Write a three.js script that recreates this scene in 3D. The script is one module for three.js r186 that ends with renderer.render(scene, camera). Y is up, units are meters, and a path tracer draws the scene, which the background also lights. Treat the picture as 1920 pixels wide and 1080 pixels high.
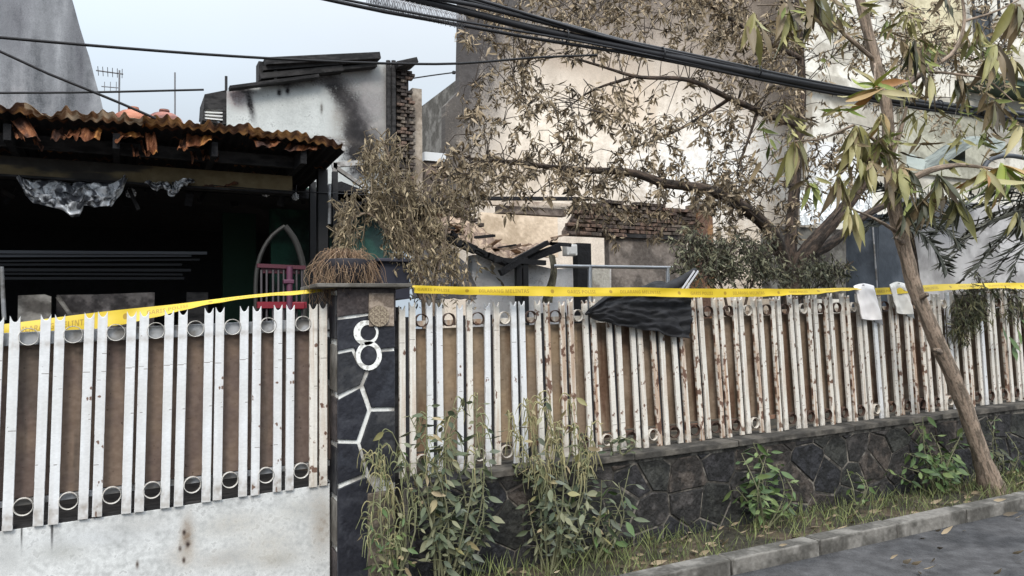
import * as THREE from 'three';
import { mergeGeometries } from 'three/addons/utils/BufferGeometryUtils.js';
import { ImprovedNoise } from 'three/addons/math/ImprovedNoise.js';
import { RoundedBoxGeometry } from 'three/addons/geometries/RoundedBoxGeometry.js';

// ------------------------------------------------------------------ camera, sky, sun, exposure
const scene = new THREE.Scene();
const FPX = 1478, EYE = 1.75, DIST = 5.19;
const camera = new THREE.PerspectiveCamera(2 * Math.atan(540 / FPX) * 180 / Math.PI, 1920 / 1080, 0.1, 900);
camera.rotation.order = 'YXZ';
camera.position.set(0, EYE, DIST);
camera.rotation.set(3 * Math.PI / 180, -26.5 * Math.PI / 180, -0.015);
camera.updateMatrixWorld(true);
scene.add(camera);

const renderer = new THREE.WebGLRenderer({ antialias: true });
renderer.toneMapping = THREE.LinearToneMapping;
renderer.toneMappingExposure = 1.36;
renderer.shadowMap.enabled = true;

const noise = new ImprovedNoise();
const fbm3 = (x, y, z, o = 4) => { let s = 0, a = 0.5, f = 1; for (let i = 0; i < o; i++) { s += a * noise.noise(x * f, y * f, z * f + i * 7.3); a *= 0.5; f *= 2.03; } return s; };
const SUN = new THREE.Vector3(-0.35, 0.66, 0.72).normalize();
{ // overcast sky: pale blue grey cloud deck, thinner and brighter overhead and towards the veiled sun
  const W = 512, H = 256, d = new Float32Array(W * H * 4), v = new THREE.Vector3();
  for (let j = 0; j < H; j++) for (let i = 0; i < W; i++) {
    const th = (j + 0.5) / H * Math.PI - Math.PI / 2, ph = (i + 0.5) / W * 2 * Math.PI - Math.PI;
    v.set(Math.cos(th) * Math.cos(ph), Math.sin(th), Math.cos(th) * Math.sin(ph));
    const e = Math.max(0, v.y), k = 4 * (j * W + i);
    let L = 0.46 * (1 + 4.0 * e * e);
    L += 0.8 * Math.pow(Math.max(0, v.dot(SUN)), 6);
    const c = fbm3(v.x * 2.1, v.y * 4 + 3, v.z * 2.1, 5);
    L *= 1 + 0.16 * c;
    const b = 0.5 + c * 0.9;                                   // thinner cloud shows a little more blue
    const hz = 1 - Math.min(1, e * 1.6); let r = L * (0.95 - 0.05 * b - 0.07 * hz), g = L * (0.99 + 0.01 * hz), bl = L * (1.04 + 0.05 * b + 0.08 * hz);
    if (v.y < 0) { const q = Math.min(1, -v.y * 6); r = r * (1 - q) + 0.12 * q; g = g * (1 - q) + 0.115 * q; bl = bl * (1 - q) + 0.11 * q; }
    d[k] = r; d[k + 1] = g; d[k + 2] = bl; d[k + 3] = 1;
  }
  const t = new THREE.DataTexture(d, W, H, THREE.RGBAFormat, THREE.FloatType);
  t.mapping = THREE.EquirectangularReflectionMapping; t.magFilter = THREE.LinearFilter; t.minFilter = THREE.LinearFilter; t.needsUpdate = true;
  scene.background = t; scene.environment = t; scene.environmentIntensity = 1;
}
const sun = new THREE.DirectionalLight(new THREE.Color(1, 0.93, 0.83), 1.5);
sun.position.copy(SUN).multiplyScalar(40).add(new THREE.Vector3(4, 0, 0)); sun.target.position.set(4, 0, 0);
sun.castShadow = true; sun.shadow.radius = 34; sun.shadow.mapSize.set(2048, 2048);
Object.assign(sun.shadow.camera, { left: -25, right: 25, top: 25, bottom: -25, near: 1, far: 120 });
scene.add(sun, sun.target);

THREE.BufferGeometry.prototype.NI = function () { return this.index ? this.toNonIndexed() : this; };
// ------------------------------------------------------------------ helpers
let seed = 12345;
const rnd = () => { seed |= 0; seed = seed + 0x6D2B79F5 | 0; let t = Math.imul(seed ^ seed >>> 15, 1 | seed); t = t + Math.imul(t ^ t >>> 7, 61 | t) ^ t; return ((t ^ t >>> 14) >>> 0) / 4294967296; };
const rr = (a, b) => a + (b - a) * rnd();
const clamp = (x, a = 0, b = 1) => Math.min(b, Math.max(a, x));
const sstep = (a, b, x) => { const t = clamp((x - a) / (b - a)); return t * t * (3 - 2 * t); };
const V = (x, y, z) => new THREE.Vector3(x, y, z);
// survey: where a sight line of the photograph meets the plane z = const (planes parallel to the fence)
function P(px, py, z = 0) {
  const d = V((px - 960) / FPX, -(py - 540) / FPX, -1).applyQuaternion(camera.quaternion);
  return camera.position.clone().addScaledVector(d, (z - DIST) / d.z);
}
// the street climbs gently to the right
const fenceFoot = x => x < 1.34 ? 0.707 + 0.038 * x : 0.7302 + 0.0207 * x;
const grade = x => fenceFoot(clamp(x, -12, 24)) - 0.68;

const used = {};
function numbered(n) { used[n] = (used[n] ?? -1) + 1; return used[n] ? n + '_' + String(used[n]).padStart(3, '0') : n; }
function shadow(o) { o.castShadow = o.receiveShadow = true; return o; }
function thing(name, label, category, p = V(0, 0, 0), group) {
  const o = new THREE.Group(); o.name = numbered(name); o.position.copy(p); o.userData = { label, category };
  if (group) o.userData.group = group;
  scene.add(o); return o;
}
function single(name, label, category, geo, mat, group) {
  const o = shadow(new THREE.Mesh(geo, mat)); o.name = numbered(name); o.userData = { label, category };
  if (group) o.userData.group = group;
  scene.add(o); return o;
}
function structure(name, geo, mat) { const o = shadow(new THREE.Mesh(geo, mat)); o.name = name; o.userData.kind = 'structure'; scene.add(o); return o; }
const pcount = new WeakMap();
function part(parent, name, geo, mat, world = true) {           // world: the geometry is given in world coordinates
  const o = shadow(new THREE.Mesh(geo, mat));
  const m = pcount.get(parent) || {}; pcount.set(parent, m);
  m[name] = (m[name] ?? -1) + 1; o.name = m[name] ? name + '_' + String(m[name]).padStart(3, '0') : name;
  parent.add(o);
  if (world) { let q = parent; const off = V(0, 0, 0); while (q && q !== scene) { off.sub(q.position); q = q.parent; } o.position.copy(off); }
  return o;
}
const merge = a => mergeGeometries(a.map(g => g.index ? g.NI() : g));
// a box with uv in metres
function box(w, h, d, x = 0, y = 0, z = 0, rz = 0, ry = 0, rx = 0, bev = 0) {
  const g = bev ? new RoundedBoxGeometry(w, h, d, 1, bev).NI() : new THREE.BoxGeometry(w, h, d).NI();
  const p = g.attributes.position, n = g.attributes.normal, uv = g.attributes.uv, s = rnd() * 7, t = rnd() * 7;
  for (let i = 0; i < p.count; i++) {
    const ax = Math.abs(n.getX(i)), ay = Math.abs(n.getY(i)), az = Math.abs(n.getZ(i));
    if (az >= ax && az >= ay) uv.setXY(i, p.getX(i) + s, p.getY(i) + t);
    else if (ax >= ay) uv.setXY(i, p.getZ(i) + s, p.getY(i) + t);
    else uv.setXY(i, p.getX(i) + s, p.getZ(i) + t);
  }
  if (rx) g.rotateX(rx); if (ry) g.rotateY(ry); if (rz) g.rotateZ(rz);
  return g.translate(x, y, z);
}
// a box from lower-left-front survey points: spans the photo rectangle on plane z and goes back by depth
function pbox(x0, y0, x1, y1, z, depth, bev = 0) {
  const a = P(x0, (y0 + y1) / 2, z), b = P(x1, (y0 + y1) / 2, z), m = (x0 + x1) / 2, t = P(m, y0, z).y, u = P(m, y1, z).y;
  return box(b.x - a.x, t - u, depth, (a.x + b.x) / 2, (t + u) / 2, z - depth / 2, 0, 0, 0, bev);
}
// tapered tube along points (Catmull-Rom), radii interpolated linearly or from a list
function tube(pts, r0, r1 = r0, sides = 6, per = 4, bump = 0) {
  const curve = new THREE.CatmullRomCurve3(pts, false, 'centripetal'), N = Math.max(2, (pts.length - 1) * per);
  const pos = [], nor = [], uv = [], idx = [];
  const fr = curve.computeFrenetFrames(N, false), L = curve.getLength();
  for (let i = 0; i <= N; i++) {
    const u = i / N, c = curve.getPointAt(u), r = r0 + (r1 - r0) * u;
    for (let j = 0; j <= sides; j++) {
      const a = j / sides * Math.PI * 2, n = fr.normals[i].clone().multiplyScalar(Math.cos(a)).addScaledVector(fr.binormals[i], Math.sin(a));
      const k = bump ? r * (1 + bump * fbm3(c.x * 9 + Math.cos(a), c.y * 5, c.z * 9 + Math.sin(a), 3)) : r;
      pos.push(c.x + n.x * k, c.y + n.y * k, c.z + n.z * k); nor.push(n.x, n.y, n.z); uv.push(j / sides * 2 * Math.PI * r0, u * L);
    }
  }
  const w = sides + 1;
  for (let i = 0; i < N; i++) for (let j = 0; j < sides; j++) { const a = i * w + j; idx.push(a, a + 1, a + w, a + 1, a + w + 1, a + w); }
  for (const [e, s] of [[0, 1], [N, -1]]) { // caps
    const c = curve.getPointAt(e / N), t = fr.tangents[e].clone().multiplyScalar(-s), b = pos.length / 3;
    pos.push(c.x, c.y, c.z); nor.push(t.x, t.y, t.z); uv.push(0, 0);
    for (let j = 0; j < sides; j++) { const a = e * w + j; s > 0 ? idx.push(b, a + 1, a) : idx.push(b, a, a + 1); }
  }
  const g = new THREE.BufferGeometry();
  g.setAttribute('position', new THREE.Float32BufferAttribute(pos, 3)); g.setAttribute('normal', new THREE.Float32BufferAttribute(nor, 3));
  g.setAttribute('uv', new THREE.Float32BufferAttribute(uv, 2)); g.setIndex(idx);
  return g.NI();
}
const rod = (a, b, r, sides = 6) => tube([a, a.clone().lerp(b, 0.5), b], r, r, sides, 1);
// a rectangular bar between two points
function bar(a, b, w, h) {
  const d = b.clone().sub(a), L = d.length(), g = box(L, h, w);
  const m = new THREE.Matrix4().makeBasis(d.clone().normalize(), V(0, 1, 0), V(0, 0, 1));
  const x = d.normalize(), z = V(0, 0, 1).addScaledVector(x, -x.z).normalize(), y = z.clone().cross(x); m.makeBasis(x, y, z); m.setPosition(a.clone().lerp(b, 0.5));
  return g.applyMatrix4(m);
}
// a cloth / sheet surface from a function (u, v) -> Vector3, given a thickness along its normals
function sheet(fn, nu, nv, thick = 0.004, su = 1, sv = 1) {
  const P0 = []; for (let j = 0; j <= nv; j++) for (let i = 0; i <= nu; i++) P0.push(fn(i / nu, j / nv));
  const w = nu + 1, g0 = new THREE.BufferGeometry(), pos = [], uv = [], idx = [];
  for (const p of P0) pos.push(p.x, p.y, p.z);
  for (let j = 0; j <= nv; j++) for (let i = 0; i <= nu; i++) uv.push(i / nu * su, j / nv * sv);
  for (let j = 0; j < nv; j++) for (let i = 0; i < nu; i++) { const a = j * w + i; idx.push(a, a + w, a + 1, a + 1, a + w, a + w + 1); }
  g0.setAttribute('position', new THREE.Float32BufferAttribute(pos, 3)); g0.setIndex(idx); g0.computeVertexNormals();
  const n = g0.attributes.normal, M = P0.length, pos2 = pos.slice(), nor = [...n.array], idx2 = idx.slice();
  for (let k = 0; k < M; k++) { pos2.push(pos[3 * k] - n.getX(k) * thick, pos[3 * k + 1] - n.getY(k) * thick, pos[3 * k + 2] - n.getZ(k) * thick); nor.push(-n.getX(k), -n.getY(k), -n.getZ(k)); }
  for (let k = 0; k < idx.length; k += 3) idx2.push(idx[k] + M, idx[k + 2] + M, idx[k + 1] + M);
  const edge = (a, b) => idx2.push(a, a + M, b, b, a + M, b + M);
  for (let i = 0; i < nu; i++) { edge(i + 1, i); edge(nv * w + i, nv * w + i + 1); }
  for (let j = 0; j < nv; j++) { edge(j * w, (j + 1) * w); edge((j + 1) * w + nu, j * w + nu); }
  const g = new THREE.BufferGeometry();
  g.setAttribute('position', new THREE.Float32BufferAttribute(pos2, 3)); g.setAttribute('normal', new THREE.Float32BufferAttribute(nor, 3));
  g.setAttribute('uv', new THREE.Float32BufferAttribute([...uv, ...uv], 2)); g.setIndex(idx2);
  return g.NI();
}
function polyShape(pts) { const s = new THREE.Shape(); pts.forEach((p, i) => i ? s.lineTo(p[0], p[1]) : s.moveTo(p[0], p[1])); return s; }
function slab(pts, depth, z, bevel = 0) {           // polygon in world x, y; front face at z
  const g = new THREE.ExtrudeGeometry(polyShape(pts), { depth: Math.max(0.001, depth - bevel), bevelEnabled: bevel > 0, bevelSize: bevel * 0.8, bevelThickness: bevel, bevelSegments: 1, bevelOffset: -bevel * 0.8 });
  return g.translate(0, 0, z - depth);
}
const pp = (list, z) => list.map(([a, b]) => { const q = P(a, b, z); return [q.x, q.y]; });

// ------------------------------------------------------------------ procedural textures
const hash = (x, y, s) => { let h = Math.imul(x, 374761393) + Math.imul(y, 668265263) + Math.imul(s, 974634541) | 0; h = Math.imul(h ^ h >>> 13, 1274126177); return ((h ^ h >>> 16) >>> 0) / 4294967296; };
function tnoise(u, v, n, m, s) {                          // tiling value noise on an n x m lattice, u and v in 0..1
  const x = u * n, y = v * m, xi = Math.floor(x), yi = Math.floor(y), fx = x - xi, fy = y - yi;
  const a = fx * fx * (3 - 2 * fx), b = fy * fy * (3 - 2 * fy), w = (i, q) => ((i % q) + q) % q;
  const h = (i, j) => hash(w(i, n), w(j, m), s);
  return (h(xi, yi) * (1 - a) + h(xi + 1, yi) * a) * (1 - b) + (h(xi, yi + 1) * (1 - a) + h(xi + 1, yi + 1) * a) * b;
}
const tf = (u, v, n, m, s, o = 4) => { let t = 0, a = 0.5, w = 0; for (let i = 0; i < o; i++) { t += a * tnoise(u, v, n << i, m << i, s + i); w += a; a *= 0.55; } return t / w; };
const mixc = (a, b, t) => [a[0] + (b[0] - a[0]) * t, a[1] + (b[1] - a[1]) * t, a[2] + (b[2] - a[2]) * t];
function tex(w, h, fn, sx = 1, sy = 1, srgb = true) {         // sx, sy: metres per repeat
  const d = new Uint8Array(w * h * 4);
  for (let j = 0; j < h; j++) for (let i = 0; i < w; i++) { const c = fn((i + 0.5) / w, (j + 0.5) / h), k = 4 * (j * w + i); d[k] = clamp(c[0], 0, 255); d[k + 1] = clamp(c[1], 0, 255); d[k + 2] = clamp(c[2], 0, 255); d[k + 3] = 255; }
  const t = new THREE.DataTexture(d, w, h); t.wrapS = t.wrapT = THREE.RepeatWrapping; t.magFilter = THREE.LinearFilter; t.minFilter = THREE.LinearMipmapLinearFilter; t.generateMipmaps = true;
  if (srgb) t.colorSpace = THREE.SRGBColorSpace; t.repeat.set(1 / sx, 1 / sy); t.needsUpdate = true; return t;
}
const grain = tex(256, 256, (u, v) => { const k = 255 * tf(u, v, 8, 8, 3, 5); return [k, k, k]; }, 0.35, 0.35, false);
const grainBig = tex(256, 256, (u, v) => { const k = 255 * tf(u, v, 4, 4, 9, 6); return [k, k, k]; }, 1.6, 1.6, false);
const S = (o, bump = 0, bm = grain) => new THREE.MeshStandardMaterial({ roughness: 0.85, ...o, ...(bump ? { bumpMap: bm, bumpScale: bump } : {}) });
// two-tone weathered colour: base, stain, amount, lattice, metres
const weather = (a, b, amt, n, m, sx, sy, s, fine = 18) => tex(256, 256, (u, v) => {
  const k = sstep(0.62 - amt * 0.5, 0.78 - amt * 0.3, tf(u, v, n, m, s, 5)), f = (tf(u, v, 32, 32, s + 50, 3) - 0.5) * 2 * fine;
  return mixc(a, b, k).map(c => c + f);
}, sx, sy);
// stained wall: colour painted on a world rectangle, blotches given at survey points
function stainedWall(z, x0, y0, x1, y1, W, H, base, blobs, fine = 16, streak = 0.5) {
  const B = blobs.map(([px, py, rx, ry, c, k, rot = 0]) => { const o = P(px, py, z), ox = P(px + rx, py, z).x - o.x, oy = o.y - P(px, py + ry, z).y; return { x: o.x, y: o.y, rx: ox, ry: oy, wp: Math.min(1, Math.min(ox, oy) / 0.35), c, k, cs: Math.cos(rot), sn: Math.sin(rot) }; });
  const t = tex(W, H, (u, v) => {
    const x = x0 + (x1 - x0) * u, y = y0 + (y1 - y0) * v;
    const n1 = fbm3(x * 0.9, y * 0.7, 3.1, 4), n2 = fbm3(x * 3.1, y * 0.5, 8.7, 4), n3 = fbm3(x * 7, y * 7, 1.7, 4), n4 = fbm3(x * 31, y * 31, 6.1, 3);
    let c = base.map(q => q + n1 * 26 + n2 * 40 * streak + n3 * fine * 1.6 + n4 * fine * 2.2);
    c = mixc(c, c.map(q => q * 0.74), 0.6 * sstep(0.2, 0.27, n3 * 0.55 + n4 * 0.75 + n2 * 0.25));
    for (const b of B) {
      const wx = x + b.wp * (0.5 * n1 + 0.10 * n3), wy = y + b.wp * 0.5 * fbm3(x * 0.8 + 9, y * 0.8, 5, 3);
      const dx = wx - b.x, dy = wy - b.y, ex = (dx * b.cs + dy * b.sn) / b.rx, ey = (-dx * b.sn + dy * b.cs) / b.ry;
      const q = Math.exp(-(ex * ex + ey * ey) * 1.2) * (1 + 0.9 * n2 * streak + 0.9 * n3 + 1.0 * n4) * b.k;
      c = mixc(c, b.c.map(w => w + n3 * 26), clamp(q));
    }
    const f = (hash(Math.round(u * 9999), Math.round(v * 9999), 5) - 0.5) * fine;
    return c.map(q => q + f);
  });
  t.wrapS = t.wrapT = THREE.ClampToEdgeWrapping;
  return t;
}
function fitUV(g, x0, y0, x1, y1) { const p = g.attributes.position, uv = g.attributes.uv; for (let i = 0; i < p.count; i++) uv.setXY(i, (p.getX(i) - x0) / (x1 - x0), (p.getY(i) - y0) / (y1 - y0)); return g; }

const M = {};
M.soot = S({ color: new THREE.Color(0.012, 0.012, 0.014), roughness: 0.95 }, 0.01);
M.char = S({ map: weather([26, 25, 26], [52, 50, 50], 0.5, 6, 24, 1.2, 1.2, 71, 10), roughness: 0.9 }, 0.006);
M.iron = S({ color: new THREE.Color(0.02, 0.02, 0.022), roughness: 0.6, metalness: 0.3 }, 0.002);
M.greyPaint = S({ map: weather([150, 152, 155], [105, 102, 98], 0.5, 8, 8, 1, 1, 31), roughness: 0.6 }, 0.002);
M.concrete = S({ map: weather([128, 124, 118], [88, 84, 78], 0.55, 6, 6, 1.5, 1.5, 33), roughness: 0.95 }, 0.006);
M.bark = S({ map: weather([150, 132, 116], [104, 92, 80], 0.5, 10, 4, 0.25, 0.5, 35, 26), roughness: 0.95 }, 0.006);
M.barkDark = S({ map: weather([88, 74, 64], [50, 43, 38], 0.55, 10, 4, 0.3, 0.6, 36, 18), roughness: 0.95 }, 0.008);
M.twig = S({ color: new THREE.Color(0.055, 0.042, 0.034), roughness: 0.9 });
M.twigPale = S({ color: new THREE.Color(0.22, 0.17, 0.11), roughness: 0.9 });

// ------------------------------------------------------------------ ground, verge, road
function strip(x0, x1, z0, z1, lift, nx, nz, bump = 0) {
  const g = new THREE.PlaneGeometry(x1 - x0, z1 - z0, nx, nz).rotateX(-Math.PI / 2).translate((x0 + x1) / 2, 0, (z0 + z1) / 2);
  const p = g.attributes.position, uv = g.attributes.uv;
  for (let i = 0; i < p.count; i++) { const x = p.getX(i), z = p.getZ(i); p.setY(i, grade(x) + lift + bump * fbm3(x * 1.7, 2, z * 1.7, 4)); uv.setXY(i, x, z); }
  g.computeVertexNormals(); return g;
}
const soilTex = weather([78, 66, 52], [48, 44, 34], 0.6, 6, 6, 1.3, 1.3, 41, 26);
structure('ground', (() => { const a = strip(-14, 26, -40, 1.0, -0.03, 160, 120, 0.05); return merge([a, strip(-200, -14, -250, 1.0, -0.03, 4, 6), strip(26, 220, -250, 1.0, -0.03, 4, 6), strip(-14, 26, -250, -40, -0.03, 40, 6), strip(-200, 220, 9.4, 90, -0.03, 200, 4)]); })(), S({ map: soilTex, roughness: 1 }, 0.02, grainBig));
structure('road', strip(-60, 60, 1.13, 9.4, 0.0, 240, 8, 0.006), S({ map: weather([70, 69, 70], [52, 52, 54], 0.5, 5, 5, 2.3, 2.3, 43, 22), roughness: 0.92 }, 0.008, tex(256, 256, (u, v) => { const k = 255 * tf(u, v, 48, 48, 13, 2); return [k, k, k]; }, 0.5, 0.5, false)));
{ // kerb stones of grey concrete along the verge
  const m = S({ map: weather([120, 116, 110], [78, 75, 70], 0.6, 4, 4, 0.8, 0.8, 45), roughness: 0.95 }, 0.006), geos = [];
  const k = new THREE.Group(); k.name = 'kerb'; k.userData.kind = 'structure'; scene.add(k);
  for (let x = -6; x < 16; x += 0.8) part(k, 'kerb_stone', box(0.785, 0.3, 0.15, x + 0.4, grade(x + 0.4) - 0.045 + rr(-0.006, 0.006), 1.06, Math.atan(x < 1.3 ? 0.038 : 0.0207), rr(-0.01, 0.01), 0, 0.015), m);
}

// ------------------------------------------------------------------ far buildings
{ // tall grey wall at the upper left, its edge swept in a curve
  const z = -16, pts = pp([[-260, 700], [197, 700], [197, 222], [190, 190], [178, 148], [168, 108], [159, 81], [150, 52], [138, 8], [118, -60], [60, -160], [-260, -420]], z);
  const x0 = pts[0][0], x1 = pts[1][0], y0 = P(0, 720, z).y, y1 = P(0, -200, z).y;
  const t = stainedWall(z, x0, y0, x1, y1, 512, 768, [140, 142, 146], [[150, 120, 26, 260, [92, 93, 98], 0.75], [20, 40, 60, 110, [105, 106, 111], 0.7], [40, 230, 60, 60, [150, 142, 140], 0.5], [185, 190, 14, 120, [140, 142, 146], 0.5], [90, 100, 14, 200, [112, 114, 118], 0.5]], 16, 3.0);
  const b = thing('tall_building', 'tall bare grey concrete wall with a curved sloping edge at upper left', 'building');
  part(b, 'wall', fitUV(slab(pts, 3, z), x0, y0, x1, y1), S({ map: t, roughness: 0.95 }, 0.01));
}
{ // big burnt firewall to the right of the sky gap
  const z = -10, top = -420, pts = pp([[833, 700], [835, 380], [835, 197], [861, 170], [863, 60], [868, top]], z).concat(pp([[1620, top], [1560, 700]], z));
  const x0 = pts[0][0], x1 = Math.max(...pts.map(p => p[0])), y0 = P(1200, 720, z).y, y1 = P(1200, -200, z).y;
  const dark = [86, 82, 80], brown = [122, 110, 100], cream = [242, 229, 212], white = [244, 243, 241];
  const t = stainedWall(z, x0, y0, x1, y1, 1024, 1024, [216, 203, 188], [
    [1010, 260, 160, 120, cream, 0.9], [1230, 260, 120, 100, cream, 0.9], [1410, 310, 150, 110, white, 1.1], [1290, 335, 100, 60, white, 0.9],
    [850, 330, 30, 130, [104, 98, 92], 0.9], [850, 330, 22, 150, [112, 104, 96], 0.8], [1100, -10, 260, 95, brown, 1.0], [1000, -160, 400, 150, dark, 1.0], [1400, -50, 240, 120, brown, 1.0], [1420, 140, 95, 55, [112, 103, 98], 0.85],
    [1070, 110, 150, 34, [172, 154, 137], 0.6], [1226, 260, 7, 90, [200, 175, 150], 0.6], [1160, 190, 60, 40, [206, 182, 156], 0.6], [960, 330, 80, 40, [200, 182, 162], 0.6], [1480, 210, 40, 60, [120, 108, 100], 0.7], [935, -30, 85, 100, [80, 76, 74], 1.3], [862, 10, 84, 240, [74, 70, 69], 1.6], [842, 280, 26, 140, [86, 81, 77], 1.3]], 14, 0.9);
  const b = thing('firewall_building', 'huge blank building wall with peeled cream plaster and dark soot along top', 'building');
  part(b, 'wall', fitUV(slab(pts, 0.22, z), x0, y0, x1, y1), S({ map: t, roughness: 0.95 }, 0.012));
  part(b, 'rear_block', box(x1 - x0 - 1.6, 8, 5, (x0 + x1) / 2 + 0.7, 4, z - 2.8), M.concrete);
}
{ // fire-gutted upper storey in the middle
  const z = -9, b = thing('burnt_house', 'fire gutted white upper storey with soot plume and charred roof remains', 'house');
  const pts = pp([[425, 420], [425, 170], [470, 160], [520, 152], [600, 142], [700, 120], [733, 118], [733, 420]], z), x0 = pts[0][0], x1 = pts[7][0], y0 = P(600, 420, z).y, y1 = P(600, 100, z).y;
  const K = [30, 28, 30];
  const t = stainedWall(z, x0, y0, x1, y1, 768, 768, [196, 199, 197], [
    [700, 180, 55, 70, [150, 147, 146], 0.9], [634, 168, 18, 36, K, 1.1, 0.75], [658, 202, 19, 40, K, 1.2, 0.45], [674, 240, 24, 44, K, 1.4, 0.2], [686, 285, 32, 50, K, 1.6], [690, 190, 30, 40, [140, 136, 136], 0.7], [600, 148, 60, 10, [80, 76, 76], 0.9], [700, 150, 40, 30, [160, 156, 155], 0.6], [505, 150, 60, 9, K, 0.9],
    [610, 266, 70, 10, [120, 112, 104], 0.7], [640, 230, 20, 30, [150, 145, 138], 0.6], [446, 190, 22, 20, [128, 112, 112], 0.8], [470, 196, 6, 28, K, 0.9, 0.25], [455, 172, 24, 6, K, 0.9], [523, 172, 4, 6, K, 1], [538, 168, 4, 7, K, 1], [603, 203, 2.5, 9, [60, 55, 50], 0.9], [726, 160, 12, 60, [120, 116, 114], 0.7], [710, 240, 20, 30, [165, 160, 156], 0.6]], 10, 0.5);
  part(b, 'wall', fitUV(slab(pts, 0.16, z), x0, y0, x1, y1), S({ map: t, roughness: 0.92 }, 0.008));
  const xl = x0, yb = P(425, 420, z).y, yt = P(425, 172, z).y, yl0 = P(425, 232, z).y, yl1 = P(425, 205, z).y;
  part(b, 'side_wall', slab(pp([[382, 204], [425, 204], [425, 168], [384, 176]], z), 0.9, z - 0.02), M.char);
  part(b, 'jamb', slab(pp([[418, 232], [425, 232], [425, 204], [418, 204]], z), 0.5, z - 0.02), M.char); part(b, 'jamb', slab(pp([[380, 224], [384, 226], [384, 204], [381, 204]], z), 0.5, z - 0.02), M.char); part(b, 'sill', slab(pp([[384, 226], [418, 234], [418, 231], [384, 223]], z), 0.4, z), M.char);
  for (let k = 0; k < 4; k++) part(b, 'louvre', bar(P(383, 206 + 5.6 * k, z - 0.1), P(419, 206.5 + 6.6 * k, z - 0.1), 0.12, 0.024), S({ color: new THREE.Color(0.7, 0.7, 0.68) }));
  part(b, 'rear_wall', box(x1 - x0, yt - yb, 0.15, (x0 + x1) / 2, (yt + yb) / 2, z - 4.1), M.char);
  // charred roof boards lying across the top
  const plank = (a, c, w, h, dz) => part(b, 'roof_board', bar(P(...a, z + dz), P(...c, z + dz), w, h), M.char);
  plank([494, 122], [706, 111], 0.5, 0.12, 0.1); plank([490, 134], [702, 118], 0.4, 0.07, 0.06); plank([486, 146], [640, 131], 0.25, 0.1, 0.12); plank([430, 166], [596, 144], 0.2, 0.05, 0.16); plank([560, 139], [704, 124], 0.2, 0.06, 0.14);
  plank([488, 120], [488, 156], 0.3, 0.1, 0.0); plank([516, 150], [516, 125], 0.06, 0.05, 0.2); plank([738, 127], [775, 119], 0.5, 0.1, 0.05);
  part(b, 'roof_sheet', sheet((u, v) => { const p = P(490 + 215 * u, 118 - 9 * u + 34 * v * (1 - 0.5 * u), z - 0.25 * (1 - v)); p.y += 0.04 * noise.noise(u * 6, v * 3, 2); return p; }, 16, 5, 0.02), M.char);
  const pr = [[424, 172, 424, 143]].map(q => rod(P(q[0], q[1], z - 0.1), P(q[2], q[3], z - 0.1), 0.025));
  part(b, 'iron_bar', pr[0], M.iron);
  for (const px of [728, 738]) part(b, 'drain_pipe', rod(P(px, 420, z + 0.08), P(px, 114, z + 0.08), 0.045, 8), M.char);
  part(b, 'recess', pbox(733, 122, 746, 420, z - 0.05, 0.2), M.soot);
  // torn open brick end
  const bm = [[96, 84, 76], [120, 100, 88], [74, 66, 62], [136, 124, 112]].map((c, i) => S({ map: weather(c, c.map(q => q * 0.6), 0.5, 6, 6, 0.4, 0.4, 60 + i), roughness: 0.95 }, 0.004));
  const bx0 = P(744, 250, z).x, bx1 = P(772, 250, z).x, by0 = P(758, 420, z).y, by1 = P(758, 132, z).y;
  part(b, 'brick_core', box(bx1 - bx0 - 0.06, by1 - by0, 0.2, (bx0 + bx1) / 2 - 0.02, (by0 + by1) / 2, z - 0.12), bm[2]);
  const bg = [box(0.15, 0.05, 0.11, 0, 0, 0, 0, 0, 0, 0.006), box(0.11, 0.052, 0.12, 0, 0, 0, 0, 0, 0, 0.006)];
  let row = 0; for (let y = by0 + 0.03; y < by1; y += 0.066, row++) for (let x = bx0 + (row % 2) * 0.06; x < bx1 - 0.05 + rr(-0.05, 0.06); x += 0.165) { if (rnd() < 0.08) continue; const o = part(b, 'brick', bg[row % 2], bm[rnd() * 4 | 0], false); o.position.set(x + 0.07, y, z + rr(-0.03, 0.02)); o.rotation.y = rr(-0.06, 0.06); }
  part(b, 'side_column', pbox(774, 166, 792, 430, z - 0.1, 0.3), S({ map: weather([172, 160, 146], [130, 118, 106], 0.5, 5, 5, 1.2, 1.2, 66) }, 0.006));
  part(b, 'low_parapet', pbox(796, 286, 836, 302, z - 0.4, 0.3), S({ color: new THREE.Color(0.66, 0.67, 0.68) }));
  part(b, 'lower_wall', pbox(733, 302, 838, 470, z - 0.45, 0.3), S({ map: weather([128, 110, 100], [84, 74, 68], 0.6, 5, 8, 1.5, 1.5, 67) }, 0.01));
}
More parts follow.
